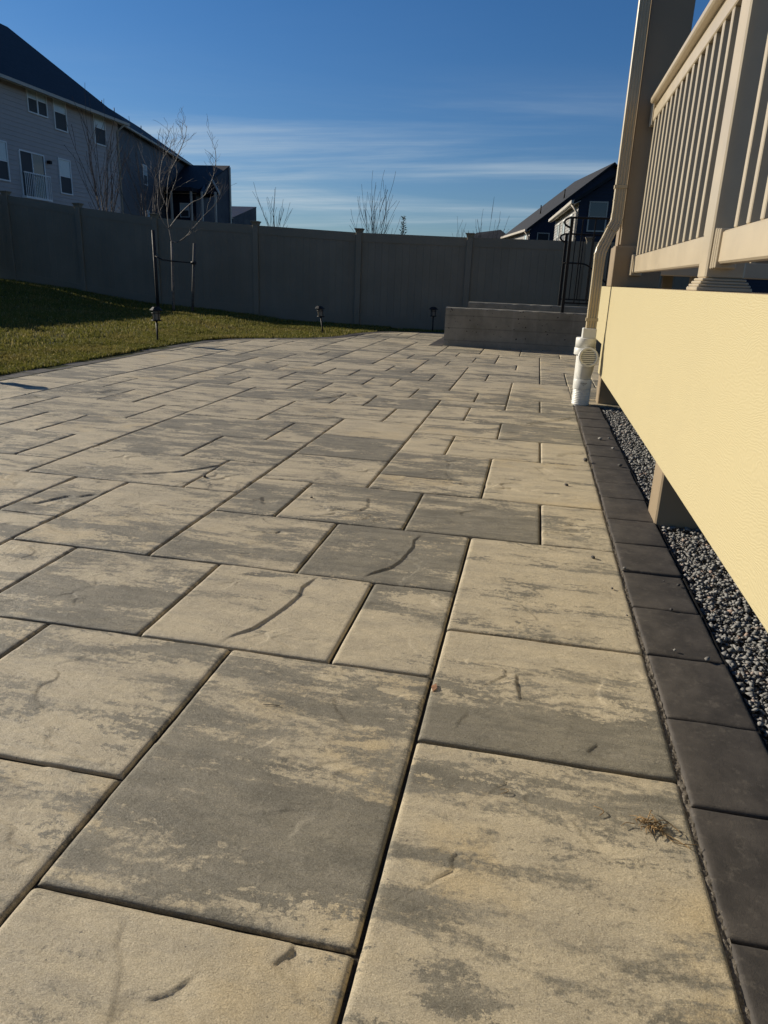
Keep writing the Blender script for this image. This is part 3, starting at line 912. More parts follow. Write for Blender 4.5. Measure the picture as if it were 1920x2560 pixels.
def stones(n, xr, yr, zc, rr, seed):
    rs = np.random.RandomState(seed)
    c = np.stack([rs.uniform(*xr, n), rs.uniform(*yr, n), rs.uniform(*zc, n)], -1)
    r = rs.uniform(*rr, n)
    Vs = octv[None]*(0.75+0.5*rs.rand(n, 8, 1))*r[:, None, None]*(np.array([1, .85, .55])*rs.uniform(.7, 1.35, (n, 1, 3)))
    a = rs.uniform(0, 6.28, n); ca, sa = np.cos(a)[:, None], np.sin(a)[:, None]
    t = rs.normal(0, .5, n); ct, st = np.cos(t)[:, None], np.sin(t)[:, None]
    x, y, z = Vs[..., 0], Vs[..., 1], Vs[..., 2]
    y, z = y*ct-z*st, y*st+z*ct
    x, y = x*ca-y*sa, x*sa+y*ca
    Vs = np.stack([x, y, z], -1)+c[:, None]
    Fs = octf[None]+(np.arange(n)*8)[:, None, None]
    return Vs.reshape(-1, 3), Fs.reshape(-1, 3)
Va, Fa_ = stones(17000, (0.686, 1.25), (0.9, 4.2), (-0.040, -0.005), (0.004, 0.0135), 1)
Vb, Fb_ = stones(12000, (0.686, 1.45), (4.0, 7.25), (-0.040, -0.010), (0.006, 0.0155), 2)
gr = link('gravel', np_mesh('gravel', np.concatenate([Va, Vb]), np.concatenate([Fa_, Fb_+len(Va)])), M_['gravel'])
tag(gr, 'crushed grey gravel between border and porch', 'gravel', kind='stuff')

# ------------------------------------------------------------------ grass
def grass(n, xr, yr, hr, seed):
    rs = np.random.RandomState(seed)
    x = rs.uniform(*xr, n); y = rs.uniform(*yr, n)
    cl = vnoise(x*2.3, y*2.3, 77)*0.6+vnoise(x*7, y*7, 78)*0.4
    keep = lawn_side(x, y) & (rs.rand(n) < 0.35+0.9*cl) & (y < 16.72)
    x, y, cl = x[keep], y[keep], cl[keep]; n = len(x)
    z = tz(x, y)-0.004-0.03*(x > -3.2)
    h = rs.uniform(*hr, n)*(0.65+0.7*cl)
    a = rs.uniform(0, 6.28, n); w = rs.uniform(0.004, 0.0085, n)
    lean = rs.uniform(0.1, 0.9, n); b = rs.uniform(0, 6.28, n)
    dx, dy = np.cos(a)*w, np.sin(a)*w
    tx, ty = np.cos(b)*lean*h, np.sin(b)*lean*h
    p0 = np.stack([x-dx, y-dy, z], -1); p1 = np.stack([x+dx, y+dy, z], -1)
    m0 = np.stack([x+tx*.4-dx*.7, y+ty*.4-dy*.7, z+h*.62], -1); m1 = np.stack([x+tx*.4+dx*.7, y+ty*.4+dy*.7, z+h*.62], -1)
    tp = np.stack([x+tx, y+ty, z+h*(1-.25*lean)], -1)
    V = np.stack([p0, p1, m1, m0, tp], 1).reshape(-1, 3)
    k = (np.arange(n)*5)[:, None]
    return V, np.concatenate([k+np.array([[0, 1, 2]]), k+np.array([[0, 2, 3]]), k+np.array([[3, 2, 4]])], 0)
parts = [grass(200000, (-14, -4.6), (4.6, 16.7), (0.028, 0.062), 5), grass(40000, (-5.6, -1.5), (10.5, 16.7), (0.028, 0.058), 6),
         grass(50000, (-6.1, -5.0), (4.6, 12.0), (0.03, 0.06), 7)]
off = 0; Vs, Fs = [], []
for v, f in parts: Vs.append(v); Fs.append(f+off); off += len(v)
go = link('grass', np_mesh('grass', np.concatenate(Vs), np.concatenate(Fs)), M_['grass'])
tag(go, 'short winter grass on the lawn', 'grass', kind='stuff')

# ------------------------------------------------------------------ fences
FX = [3.45, 0.95, -1.57, -4.05, -6.49, -8.99, -10.97, -12.89, -13.95]
FT = [1.95, 1.95, 1.96, 1.99, 2.08, 2.18, 2.37, 2.60, 2.72]
def make_fence(name, pts, label, boards_per):
    """pts: (x, y, ztop) posts; panel follows the slope"""
    root = empty(name, (pts[0][0], pts[0][1], pts[0][2]-1.96))
    tag(root, label, 'fence', 'vinyl privacy fences round the lawn')
    for (x, y, zt) in pts:
        g = zt-2.06
        mb = MB().bbox(x-0.064, x+0.064, y-0.064, y+0.064, g, zt+0.022, 0.006)
        po = mb.build('post', M_['fence'], root)
        c = MB()
        prof = [(0.066, 0.0), (0.072, 0.012), (0.072, 0.022), (0.080, 0.045), (0.098, 0.072), (0.098, 0.084), (0.0, 0.092)]
        vs, fs = [], []
        for r, h in prof:
            vs += [(x-r, y-r, zt+0.004+h), (x+r, y-r, zt+0.004+h), (x+r, y+r, zt+0.004+h), (x-r, y+r, zt+0.004+h)]
        for l in range(len(prof)-1):
            for k in range(4): fs.append((l*4+k, l*4+(k+1) % 4, l*4+4+(k+1) % 4, l*4+4+k))
        c.add(vs, fs).build('cap', M_['fence'], po)
    for (a, b) in zip(pts[:-1], pts[1:]):
        A, B = Vector(a), Vector(b)
        d = (B-A); Lh = math.hypot(d.x, d.y); ux, uy = d.x/Lh, d.y/Lh
        nx, ny = (-uy, ux)
        def P(s, t, z): return (A.x+ux*s+nx*t, A.y+uy*s+ny*t, z)
        def zt(s): return A.z+d.z*s/Lh
        s0, s1 = 0.064, Lh-0.064
        for nm, dz0, dz1, th in (('top_rail', -0.185, 0.0, 0.024), ('bottom_rail', -2.04, -1.77, 0.024)):
            vs = [P(s, t, zt(s)+dz) for s in (s0, s1) for t in (-th, th) for dz in (dz0, dz1)]
            MB().add(vs, [(0,1,3,2),(4,6,7,5),(0,4,5,1),(2,3,7,6),(1,5,7,3),(0,2,6,4)]).build(nm, M_['fence'], root)
        n = boards_per(Lh)
        w = (s1-s0)/n
        for k in range(n):
            q0, q1 = s0+k*w, s0+(k+1)*w
            b0 = 0.004
            vs = []
            for dz in (-1.80, -0.15):
                for (s, t) in ((q0, 0.0075), (q0+b0, 0.011), (q1-b0, 0.011), (q1, 0.0075), (q1, -0.005), (q1-b0, -0.011), (q0+b0, -0.011), (q0, -0.005)):
                    vs.append(P(s, t, zt(s)+dz))
            fs = [tuple(range(8))[::-1], tuple(range(8, 16))]+[(i, (i+1) % 8, 8+(i+1) % 8, 8+i) for i in range(8)]
            MB().add(vs, fs).build('board', M_['fence'], root)
    return root
make_fence('vinyl_fence', [(x, 16.81, z) for x, z in zip(FX, FT)], 'tan vinyl privacy fence with capped posts running behind the patio and sapling', lambda L: max(5, round(L/0.168)))
make_fence('vinyl_fence', [(-13.95, 16.6-i*2.44, 2.95+0.01*i) for i in range(6)], 'tan vinyl privacy fence added out of view to shade the high side of the lawn', lambda L: 10)  # unseen side fence, placed and raised for its shadow on the left lawn

# ------------------------------------------------------------------ bare trees
def limb(mb, p, d, r, L, depth, rs, wob=0.25, upb=0.06, split=2, n=6, taper=0.55, sides=5, spread=0.5, minr=0.0025):
    pts, rad = [Vector(p)], [r]
    d = Vector(d).normalized(); kids = []
    for i in range(n):
        d = (d+Vector((rs.uniform(-wob, wob), rs.uniform(-wob, wob), rs.uniform(-wob*.6, wob*.6)+upb))).normalized()
        pts.append(pts[-1]+d*(L/n)); rad.append(max(minr, r*(1-(1-taper)*(i+1)/n)))
        if depth > 0 and i >= 1 and rs.random() < split/(n-1):
            kids.append((pts[-1].copy(), d.copy(), rad[-1]))
    mb.tube(pts, rad, max(3, sides), cap=False)
    for (q, dd, rr) in kids:
        a = rs.uniform(0, 6.28)
        s = Vector((math.cos(a), math.sin(a), rs.uniform(-0.1, 0.5)))
        limb(mb, q, dd*(1-spread)+s*spread, rr*0.62, L*rs.uniform(0.5, 0.75), depth-1, rs, wob, upb, split, max(3, n-1), taper, max(3, sides-1), spread, minr)
    if depth > 0:
        limb(mb, pts[-1], d, rad[-1], L*rs.uniform(0.55, 0.8), depth-1, rs, wob, upb, split, max(3, n-1), taper, max(3, sides-1), spread, minr)

def sapling():
    rs = random.Random(5)
    x, y = -7.83, 15.3; z = float(tz(x, y))
    root = empty('sapling_tree', (x, y, z))
    tag(root, 'young bare tree with curling pale branches staked in the lawn before the fence', 'tree')
    MB().tube([(x-.03, y, z-.05), (x-.01, y, z+.5), (x, y, z+1.0), (x+.01, y, 1.62)], [.034, .028, .025, .024], 8).build('trunk', M_['bark'], root)
    mb = MB()
    top = Vector((x+.01, y, 1.60))
    def arc(pts, r0, r1, kids=3, kl=.36):
        kids = int(kids*1.35); r0 *= .8; r1 *= .8
        P = smooth_curve3([Vector(p) for p in pts])
        rr = [r0+(r1-r0)*i/(len(P)-1) for i in range(len(P))]
        mb.tube(P, rr, 5, cap=False)
        for k in range(kids):
            i = rs.randrange(len(P)//4, len(P)-1)
            d = (P[min(i+1, len(P)-1)]-P[i-1]).normalized()
            a = rs.uniform(0, 6.28)
            dd = d*.55+Vector((math.cos(a), .6*math.sin(a), rs.uniform(-.1, .6)))*.6
            limb(mb, P[i], dd, rr[i]*.55, kl*rs.uniform(.5, 1.1), 1, rs, .45, .08, 2, 5, .4, 4, .55, .0028)
    arc([top, (x-.05, y, 2.0), (x-.08, y+.05, 2.4), (x+.02, y, 2.9), (x+.22, y, 3.25), (x+.40, y, 3.6), (x+.47, y, 3.85)], .017, .005, 9, .36)
    arc([(x+.0, y, 1.64), (x+.12, y-.04, 1.60), (x+.34, y-.06, 1.70), (x+.55, y-.06, 1.9), (x+.8, y-.05, 2.15), (x+1.05, y, 2.4), (x+1.22, y, 2.75)], .016, .004, 7, .45)
    arc([(x-.02, y, 1.9), (x+.15, y+.1, 2.15), (x+.45, y+.1, 2.4), (x+.75, y+.1, 2.55), (x+1.0, y+.08, 3.0), (x+1.05, y+.05, 3.4), (x+.9, y, 3.75)], .014, .004, 8)
    arc([(x-.03, y, 1.85), (x-.14, y-.1, 2.05), (x-.22, y-.1, 2.35), (x-.2, y-.1, 2.75), (x-.45, y-.12, 3.15), (x-.6, y-.1, 3.5)], .014, .004, 7)
    arc([(x-.06, y, 2.2), (x+.1, y-.15, 2.5), (x+.3, y-.2, 2.9), (x+.25, y-.2, 3.3), (x+.5, y-.2, 3.65)], .012, .0035, 8)
    arc([(x-.06, y, 2.3), (x-.25, y+.1, 2.7), (x-.2, y+.15, 3.2), (x-.02, y+.1, 3.4), (x+.12, y+.1, 3.65)], .012, .0035, 8)
    mb.build('crown', M_['bark'], root)
    # two stakes, and the strap that ties the trunk to them
    st = MB().tube([(-8.17, 15.2, float(tz(-8.17))-.1), (-8.19, 15.2, 1.83)], .035, 10).build('tree_stake', M_['woodstake'])
    tag(st, 'dark round stake tied to the young tree, taller of the two stakes', 'stake')
    st = MB().tube([(-7.49, 15.45, float(tz(-7.49))-.1), (-7.37, 15.45, 1.60)], .030, 10).build('tree_stake', M_['greystake'])
    tag(st, 'weathered grey stake tied to the young tree, shorter of the two stakes', 'stake')
    s = MB().tube([(-8.16, 15.17, 1.31), (-8.0, 15.18, 1.24), (-7.83, 15.25, 1.22), (-7.6, 15.35, 1.21), (-7.39, 15.41, 1.20)], .016, 6)
    s.tube([(-7.44, 15.41, 1.20), (-7.34, 15.41, 1.20)], .035, 8)
    tag(s.build('tree_tie', M_['woodstake']), 'black rubber tie strung between the two stakes round the trunk', 'tree tie')
def smooth_curve3(P, n=4):
    out = []
    for i in range(len(P)-1):
        p0, p1, p2, p3 = P[max(i-1, 0)], P[i], P[i+1], P[min(i+2, len(P)-1)]
        for k in range(n):
            t = k/n
            out.append(0.5*((2*p1)+(-p0+p2)*t+(2*p0-5*p1+4*p2-p3)*t*t+(-p0+3*p1-3*p2+p3)*t**3))
    out.append(P[-1]); return out
sapling()

def vase_tree(x, y, ztop, width, stems, seed, label, zbase=None, r=.03, mat='bark2', depth=2):
    rs = random.Random(seed)
    z = float(tz(x, y)) if zbase is None else zbase
    root = empty('bare_tree', (x, y, z)); tag(root, label, 'tree', 'bare trees beyond the fence')
    H = ztop-z
    MB().tube([(x, y, z-.1), (x, y, z+H*.16)], [r*1.7, r*1.4], 7).build('trunk', M_[mat], root)
    mb = MB()
    for k in range(stems):
        a = 6.283*k/stems+rs.uniform(-.4, .4)
        e = rs.uniform(.3, 1.0)
        d = Vector((math.cos(a)*width*.5*e, math.sin(a)*width*.5*e, H*.8))
        limb(mb, (x, y, z+H*.13), d, r*rs.uniform(.6, 1), H*rs.uniform(.36, .5), depth, rs, .10, .05, 2.2, 6, .55, 4, .33, .006)
    mb.build('crown', M_[mat], root)
vase_tree(-13.4, 22.0, 4.9, 1.7, 7, 31, 'bare many-stemmed tree beside the mauve grey house wall', r=.035)
vase_tree(-12.3, 22.6, 4.9, 1.5, 6, 32, 'bare many-stemmed tree standing in front of the slate sided house', r=.035)
vase_tree(-16.6, 21.0, 3.4, 1.2, 5, 38, 'low bare shrub under the balcony of the mauve grey house', r=.02)
vase_tree(-10.83, 30.0, 3.95, .4, 4, 33, 'slim upright bare tree beside the far low dark building', r=.035)
vase_tree(-6.6, 30.0, 4.25, 1.25, 9, 34, 'broad vase-shaped bare tree alone against the sky over the fence', r=.03)
vase_tree(-3.85, 36.0, 3.3, .4, 4, 35, 'tiny bare tree tips between the conifer and the far hip roof', r=.03)
vase_tree(-2.35, 32.0, 3.5, .5, 4, 36, 'bare tree rising in front of the far hip roof', r=.03)
def conifer(x, y, ztop, label):
    z = float(tz(x, y)); root = empty('young_conifer', (x, y, z)); tag(root, label, 'tree')
    MB().tube([(x, y, z-.1), (x+.05, y, ztop)], [.05, .01], 6).build('trunk', M_['bark2'], root)
    rs = np.random.RandomState(3); n = 700
    t = rs.rand(n)**1.3
    zz_ = z+.3+(ztop-z-.3)*t
    rad = (.34*(1-t)+.05)*rs.uniform(.2, 1, n)*(.65+.5*np.sin(t*40)**2); a = rs.uniform(0, 6.28, n)
    c = np.stack([x+.05*t+np.cos(a)*rad, y+np.sin(a)*rad, zz_], -1)
    d = np.stack([np.cos(a), np.sin(a), rs.uniform(-.1, .9, n)], -1)*rs.uniform(.05, .12, (n, 1))
    s = np.cross(d, rs.normal(0, 1, (n, 3))); s /= np.linalg.norm(s, axis=1)[:, None]; s *= .018
    V = np.stack([c-s, c+s, c+d], 1).reshape(-1, 3)
    link('crown', np_mesh('crown', V, np.arange(3*n).reshape(n, 3)), M_['conifer'], root)
conifer(-5.5, 30.0, 3.38, 'small ragged young conifer showing over the fence')

# ------------------------------------------------------------------ path lights
def path_light(x, y, label, lean=(0, 0)):
    z = float(tz(x, y))-.02
    root = empty('solar_path_light', (x, y, z)); tag(root, label, 'path light', 'solar path lights along the border')
    S = Matrix.Shear('XY', 4, (lean[0], lean[1])) if False else None
    def W(mb, name, mat, parent=root):
        mb.v = [(x+(v[0]-x)+lean[0]*(v[2]-z), y+(v[1]-y)+lean[1]*(v[2]-z), v[2]) for v in mb.v]
        return mb.build(name, M_[mat], parent)
    W(MB().tube([(x, y, z-.1), (x, y, z+.33)], .0145, 10), 'stake', 'blackplastic')
    W(MB().lathe([(0, 0), (.066, 0), (.072, .006), (.072, .014), (.05, .02), (0, .02)], (x, y, z+.325), 20), 'tray', 'blackplastic')
    ln = MB()
    prof = [(.001, .0), (.052, .0)]+[(.052+(.003 if k % 2 else -.002), .008*k) for k in range(1, 16)]+[(.001, .125)]
    ln.lathe(prof, (x, y, z+.345), 18); W(ln, 'lens', 'lens')
    for k in range(4):
        a = math.pi/4+k*math.pi/2+.3
        W(MB().tube([(x+.062*math.cos(a), y+.062*math.sin(a), z+.335), (x+.062*math.cos(a), y+.062*math.sin(a), z+.478)], .0045, 6), 'cage_bar', 'blackplastic')
    W(MB().lathe([(.060, 0), (.067, 0), (.067, .01), (.060, .01), (.060, 0)], (x, y, z+.435), 20), 'cage_ring', 'blackplastic')
    cp = W(MB().lathe([(0, 0), (.085, 0), (.098, .006), (.098, .012), (.058, .048), (.05, .056), (0, .058)], (x, y, z+.47), 8, smooth=False), 'cap', 'blackplastic')
    W(MB().box(x-.03, x+.03, y-.03, y+.03, z+.5285, z+.531), 'solar_panel', 'glass', cp)
path_light(-5.52, 10.2, 'black solar path light standing upright on the lawn in front of the young tree')
path_light(-3.99, 13.8, 'black solar path light leaning over where the border curves inward', (-.15, 0.02))
path_light(-2.2, 16.25, 'black solar path light at the fence foot beside the concrete wall', (-.02, 0))
path_light(-5.5, 6.15, 'black solar path light on the lawn whose shadow falls across the border')

# ------------------------------------------------------------------ cellar entrance walls and metal handrails
def conc(x0, x1, y0, y1, z1, label):
    mb = MB()
    n = 40
    vs, fs = [], []
    xs = np.linspace(x0, x1, n)
    for i, x in enumerate(xs):
        w = .004*math.sin(x*23+y0)+RNG.uniform(-.004, .004)
        b = .012
        vs += [(x, y0, -.06), (x, y0, z1-b+w), (x, y0+b, z1+w), (x, y1-b, z1+w*.5), (x, y1, z1-b), (x, y1, -.06)]
    for i in range(n-1):
        for k in range(5): fs.append((i*6+k, i*6+6+k, i*6+7+k, i*6+k+1))
    fs += [tuple(range(6))[::-1], tuple((n-1)*6+k for k in range(6))]
    fs = [f[::-1] for f in fs]
    o = mb.add(vs, fs).build('concrete_wall', M_['concrete']); tag(o, label, 'wall'); return o
conc(-1.505, 2.8, 12.6, 12.80, .632, 'low cast concrete wall, its foot on the patio paving with charcoal bricks round its end')
conc(-1.285, 2.8, 14.3, 14.50, .69, 'low cast concrete wall, slightly taller of the two, next to the fence')

def rail_front():
    y = 12.70; r = empty('metal_handrail', (.41, y, .63)); tag(r, 'black metal handrail with curled end standing on the concrete wall at the patio edge', 'handrail')
    MB().bbox(.385, .435, y-.025, y+.025, .60, 2.08, .004).build('post', M_['black'], r)
    MB().bbox(1.75, 1.80, y-.025, y+.025, .60, 2.08, .004).build('post', M_['black'], r)
    t = MB().tube(smooth_curve3([Vector(p) for p in [(1.80, y, 2.085), (.9, y, 2.085), (.45, y, 2.088), (.35, y, 2.075), (.295, y, 2.03), (.31, y, 1.985), (.355, y, 1.955), (.40, y, 1.935)]], 6), .016, 8)
    t.build('top_rail', M_['black'], r)
    MB().box(.41, 1.8, y-.012, y+.012, .775, .80).build('bottom_rail', M_['black'], r)
    for x in (.58, .775, .97, 1.165, 1.36, 1.555):
        MB().box(x-.009, x+.009, y-.009, y+.009, .79, 2.08).build('baluster', M_['black'], r)
def rail_rear():
    y = 14.40; r = empty('metal_handrail', (.395, y, .69)); tag(r, 'black metal handrail with curled end standing on the concrete wall next to the fence', 'handrail')
    MB().bbox(.37, .42, y-.025, y+.025, .66, 1.94, .004).build('post', M_['black'], r)
    MB().bbox(1.75, 1.80, y-.025, y+.025, .66, 1.94, .004).build('post', M_['black'], r)
    MB().tube(smooth_curve3([Vector(p) for p in [(1.80, y, 1.945), (.9, y, 1.945), (.43, y, 1.947), (.33, y, 1.93), (.285, y, 1.895), (.305, y, 1.85), (.38, y, 1.80)]], 6), .016, 8).build('top_rail', M_['black'], r)
    MB().box(.395, 1.8, y-.012, y+.012, .80, .825).build('bottom_rail', M_['black'], r)
    MB().tube(smooth_curve3([Vector(p) for p in [(.395, y-.03, 1.445), (.6, y-.03, 1.45), (.78, y-.03, 1.435), (.93, y-.03, 1.34), (1.3, y-.03, 1.03), (1.7, y-.03, .72)]], 5), .014, 8).build('grab_rail', M_['black'], r)
    for x in (.56, .70, .86, 1.02, 1.18, 1.34, 1.5):
        MB().box(x-.009, x+.009, y-.009, y+.009, .81, 1.94).build('baluster', M_['black'], r)
rail_front(); rail_rear()

# ------------------------------------------------------------------ porch
DZ = 1.073
porch = empty('raised_porch', (0.64, 3.5, 0))
tag(porch, 'raised porch floor on square posts with a cream wood-grain fascia above the gravel', 'porch')
def fascia():
    # outline in (Y, Z); deep towards the viewer, shallower over the drain
    out = [(-1.5, .283), (7.32, .283), (7.32, .552), (8.16, .552), (8.16, DZ), (-1.5, DZ)]
    b = .003
    mb = MB(); n = len(out)
    vs = [(.635, y, z) for y, z in out]+[(.658, y, z) for y, z in out]
    fs = [tuple(range(n)), tuple(range(n, 2*n))[::-1]]+[(i, n+i, n+(i+1) % n, (i+1) % n) for i in range(n)]
    mb.add(vs, fs).build('fascia_board', M_['grain'], porch)
    MB().box(.659, 2.9, 8.135, 8.158, .552, DZ-.002).build('fascia_board', M_['grain'], porch)
fascia()
for k in range(14):
    x0 = .652+k*.162
    MB().box(x0, x0+.157, -1.5, 8.13, DZ-.030, DZ+.001).build('floor_board', M_['wrap'], porch)
for k in range(12):
    MB().box(.662, 2.88, -1.2+k*.78, -1.16+k*.78, DZ-.26, DZ-.032).build('joist', M_['wrap'], porch)
def spost(y0, label=None):
    MB().bbox(.657, .885, y0, y0+.228, -.08, DZ-.27, .008).build('support_post', M_['wrap'], porch)
spost(3.50); spost(7.215); spost(-.3)

col_o = empty('porch_column', (.85, 7.42, DZ)); tag(col_o, 'tall square tan porch column with boxed base beside the downspout', 'column')
MB().bbox(.675, 1.02, 7.255, 7.60, DZ+.35, 5.4, .006).build('shaft', M_['wrap'], col_o)
MB().bbox(.637, 1.06, 7.205, 7.63, DZ+.002, 1.424, .006).build('base', M_['wrap'], col_o)
for xs_ in ((.6625, .6745),):
    MB().box(xs_[0], xs_[1], 7.30, 7.56, 1.43, 5.4).build('face_strip', M_['wrap'], col_o)
MB().box(.655, 1.045, 7.23, 7.62, 1.4245, 1.438).build('base_cap', M_['wrap'], col_o)

rail = empty('porch_railing', (.84, 4.0, DZ)); tag(rail, 'tan vinyl porch railing with square balusters along the porch edge', 'railing')
RX0, RX1 = .80, .872
def rail_run(y0, y1, balus):
    MB().bbox(RX0, RX1, y0, y1, 1.198, 1.342, .009).build('bottom_rail', M_['vinyl'], rail)
    tr = MB().bbox(RX0, RX1, y0, y1, 2.412, 2.508, .006).build('top_rail', M_['vinyl'], rail)
    MB().box(RX0+.012, RX1-.012, y0, y1, 2.5085, 2.545).build('rail_neck', M_['vinyl'], tr)
    MB().bbox(RX0-.040, RX1+.040, y0, y1, 2.5455, 2.595, .010).build('rail_cap', M_['vinyl'], tr)
    for yb_ in balus:
        MB().bbox(.805, .853, yb_-.024, yb_+.024, 1.343, 2.411, .004).build('baluster', M_['vinyl'], rail)
    for yb_, s in ((y0, -1), (y1, 1)):
        for zb in ((1.178, 1.352), (2.385, 2.625)):
            bk = MB()
            for q in range(3):
                a, b = yb_+s*.024*q+s*.001, yb_+s*(.024*q+.019)
                e = .011+.004*q
                bk.bbox(RX0-e, RX1+e, min(a, b), max(a, b), zb[0]-.002*q, zb[1]+.002*q, .004)
            bk.build('bracket', M_['vinyl'], rail)
rail_run(4.135, 7.13, [7.03-.2005*k for k in range(15)])
rail_run(.95, 3.79, [3.60-.2*k for k in range(13)])
def rail_post(y0, y1):
    p = MB().bbox(.77, .948, y0, y1, DZ+.06, 2.72, .008).build('post', M_['vinyl'], rail)
    b = MB()
    for e, z0_, z1_ in ((.036, DZ+.001, DZ+.020), (.029, DZ+.0205, DZ+.033), (.020, DZ+.0335, DZ+.047), (.011, DZ+.0475, DZ+.060)):
        b.bbox(.77-e, .948+e, y0-e, y1+e, z0_, z1_, .004)
    b.build('base_trim', M_['vinyl'], p)
    c = MB().bbox(.74, .978, y0-.03, y1+.03, 2.721, 2.75, .006)
    c.build('post_cap', M_['vinyl'], p)
rail_post(3.875, 4.053); rail_post(.69, .87)

rr = empty('porch_railing', (1.9, 8.0, DZ)); tag(rr, 'tan vinyl railing across the far end of the porch', 'railing')
MB().bbox(1.062, 2.9, 7.94, 8.01, 1.198, 1.342, .008).build('bottom_rail', M_['vinyl'], rr)
MB().bbox(1.062, 2.9, 7.94, 8.01, 2.42, 2.51, .008).build('top_rail', M_['vinyl'], rr)
for k in range(9):
    MB().bbox(1.2+k*.2-.022, 1.2+k*.2+.022, 7.955, 7.997, 1.343, 2.419, .004).build('baluster', M_['vinyl'], rr)

# ------------------------------------------------------------------ downspout
ds = empty('downspout', (.50, 7.12, .69)); tag(ds, 'cream fluted metal downspout with an offset bend on the porch column', 'downspout')
def fluted(w, d):
    p = []
    n = 3
    hw, hd = w/2, d/2
    xs = np.linspace(-hw+.012, hw-.012, n*2+1)
    front = [(x, -hd+(.007 if k % 2 else 0)) for k, x in enumerate(xs)]
    back = [(x, hd) for x in (hw-.012, -hw+.012)]
    return [(-hw, -hd+.010), (-hw+.005, -hd+.002)]+front+[(hw-.005, -hd+.002), (hw, -hd+.010), (hw, hd-.010), (hw-.008, hd)]+back+[(-hw+.008, hd), (-hw, hd-.010)]
FL = fluted(.094, .075)
MB().sweep(FL, [(.617, 7.235, 1.64), (.617, 7.235, 5.4)]).build('pipe', M_['alu'], ds)
MB().sweep(FL, [(.504, 7.12, .66), (.504, 7.12, 1.335)]).build('pipe', M_['alu'], ds)
FL2 = [(a*1.06, b*1.06) for a, b in FL]; FL3 = [(a*1.12, b*1.1) for a, b in FL]
def elbow(pts):
    P = [Vector(p) for p in pts]
    mb = MB().sweep(FL2, P)
    for i in range(1, len(P)-1):
        t = (P[i+1]-P[i-1]).normalized()
        mb.sweep(FL3, [P[i]-t*.006, P[i]+t*.006])
    mb.build('elbow', M_['alu'], ds)
elbow([(.617, 7.235, 1.70), (.617, 7.235, 1.645), (.610, 7.228, 1.612), (.594, 7.212, 1.578), (.573, 7.19, 1.545)])
MB().sweep(FL, [(.585, 7.203, 1.56), (.531, 7.147, 1.43)]).build('pipe', M_['alu'], ds)
elbow([(.543, 7.159, 1.455), (.524, 7.14, 1.415), (.512, 7.128, 1.38), (.505, 7.121, 1.345), (.504, 7.12, 1.30)])
for (cx, cy, z0_) in ((.617, 7.235, 1.90), (.504, 7.12, .765)):
    w = .054
    MB().box(cx-w, cx+w, cy-.043, cy+.043, z0_, z0_+.028).build('strap', M_['alu'], ds)
for z0_ in (1.80, .86, 1.285):
    MB().sweep(FL2, [(.617 if z0_ > 1.7 else .504, 7.235 if z0_ > 1.7 else 7.12, z0_), (.617 if z0_ > 1.7 else .504, 7.235 if z0_ > 1.7 else 7.12, z0_+.006)]).build('seam', M_['alu'], ds)

dr = empty('drain_pipe', (.49, 7.08, 0)); tag(dr, 'white plastic drain pipe with round louvred grate below the downspout', 'drain pipe')
cx, cy = .487, 7.105
MB().bbox(.432, .556, 7.06, 7.18, .612, .702, .006).build('adapter', M_['pvc'], dr)
MB().lathe([(0, .0), (.092, .0), (.092, .082), (.088, .088), (0, .088)], (cx-.012, cy+.01, .527), 36).build('coupling', M_['pvc'], dr)
MB().lathe([(0, .0), (.095, .0), (.097, .005), (.097, .06), (.094, .064), (0, .064)], (cx-.012, cy+.01, .461), 36).build('coupling', M_['pvc'], dr)
wy = MB().lathe([(.079, 0), (.079, .32)], (cx-.004, cy+.005, .15), 36)
gd = Vector((.16, -.93, .32)).normalized()
gc = Vector((.505, 6.985, .448))
wy.tube([Vector((cx, cy, .22)), Vector((cx+.004, cy-.03, .31)), gc-gd*.05+Vector((0, 0, -.02)), gc-gd*.006], [.06, .074, .082, .084], 32, cap=False)
wy.build('wye_body', M_['pvc'], dr)
gr_ = MB().lathe([(.070, -.004), (.070, .012), (.073, .016), (.089, .016), (.092, .012), (.092, -.02), (.085, -.02)], gc, 40, gd).build('grate_ring', M_['pvc'], dr)
MB().lathe([(0, -.012), (.086, -.012)], gc, 32, gd).build('grate_back', M_['pvcdark'], gr_)
sx = gd.cross(Vector((0, 0, 1))).normalized(); sy = sx.cross(gd)
for k in range(-3, 4):
    h = k*.0185; hw = math.sqrt(max(.071**2-h*h, 0))+.001
    a, b = gc+sy*h-sx*hw, gc+sy*h+sx*hw
    vs = []
    for p in (a, b):
        for (q, d_) in ((-.0055, .004), (.0055, .010), (.0055, .004), (-.0055, -.002)): vs.append(p+sy*q+gd*d_)
    MB().add(vs, [(0,1,5,4),(1,2,6,5),(2,3,7,6),(3,0,4,7),(0,3,2,1),(4,5,6,7)]).build('slat', M_['pvc'], gr_)
MB().lathe([(.079, 0), (.084, .0), (.0855, .004), (.0855, .085), (.083, .09), (.079, .09)], (cx+.002, cy, .148), 36).build('collar', M_['pvc'], dr)
prof = [(.078, -.02)]
for k in range(9): prof += [(.079, .004+k*.016), (.0835, .008+k*.016), (.0835, .013+k*.016), (.079, .017+k*.016)]
prof.append((.078, .15))
MB().lathe(prof, (cx+.004, cy, 0), 36).build('ribbed_pipe', M_['pvc'], dr)
ink = MB(); rk = random.Random(4)
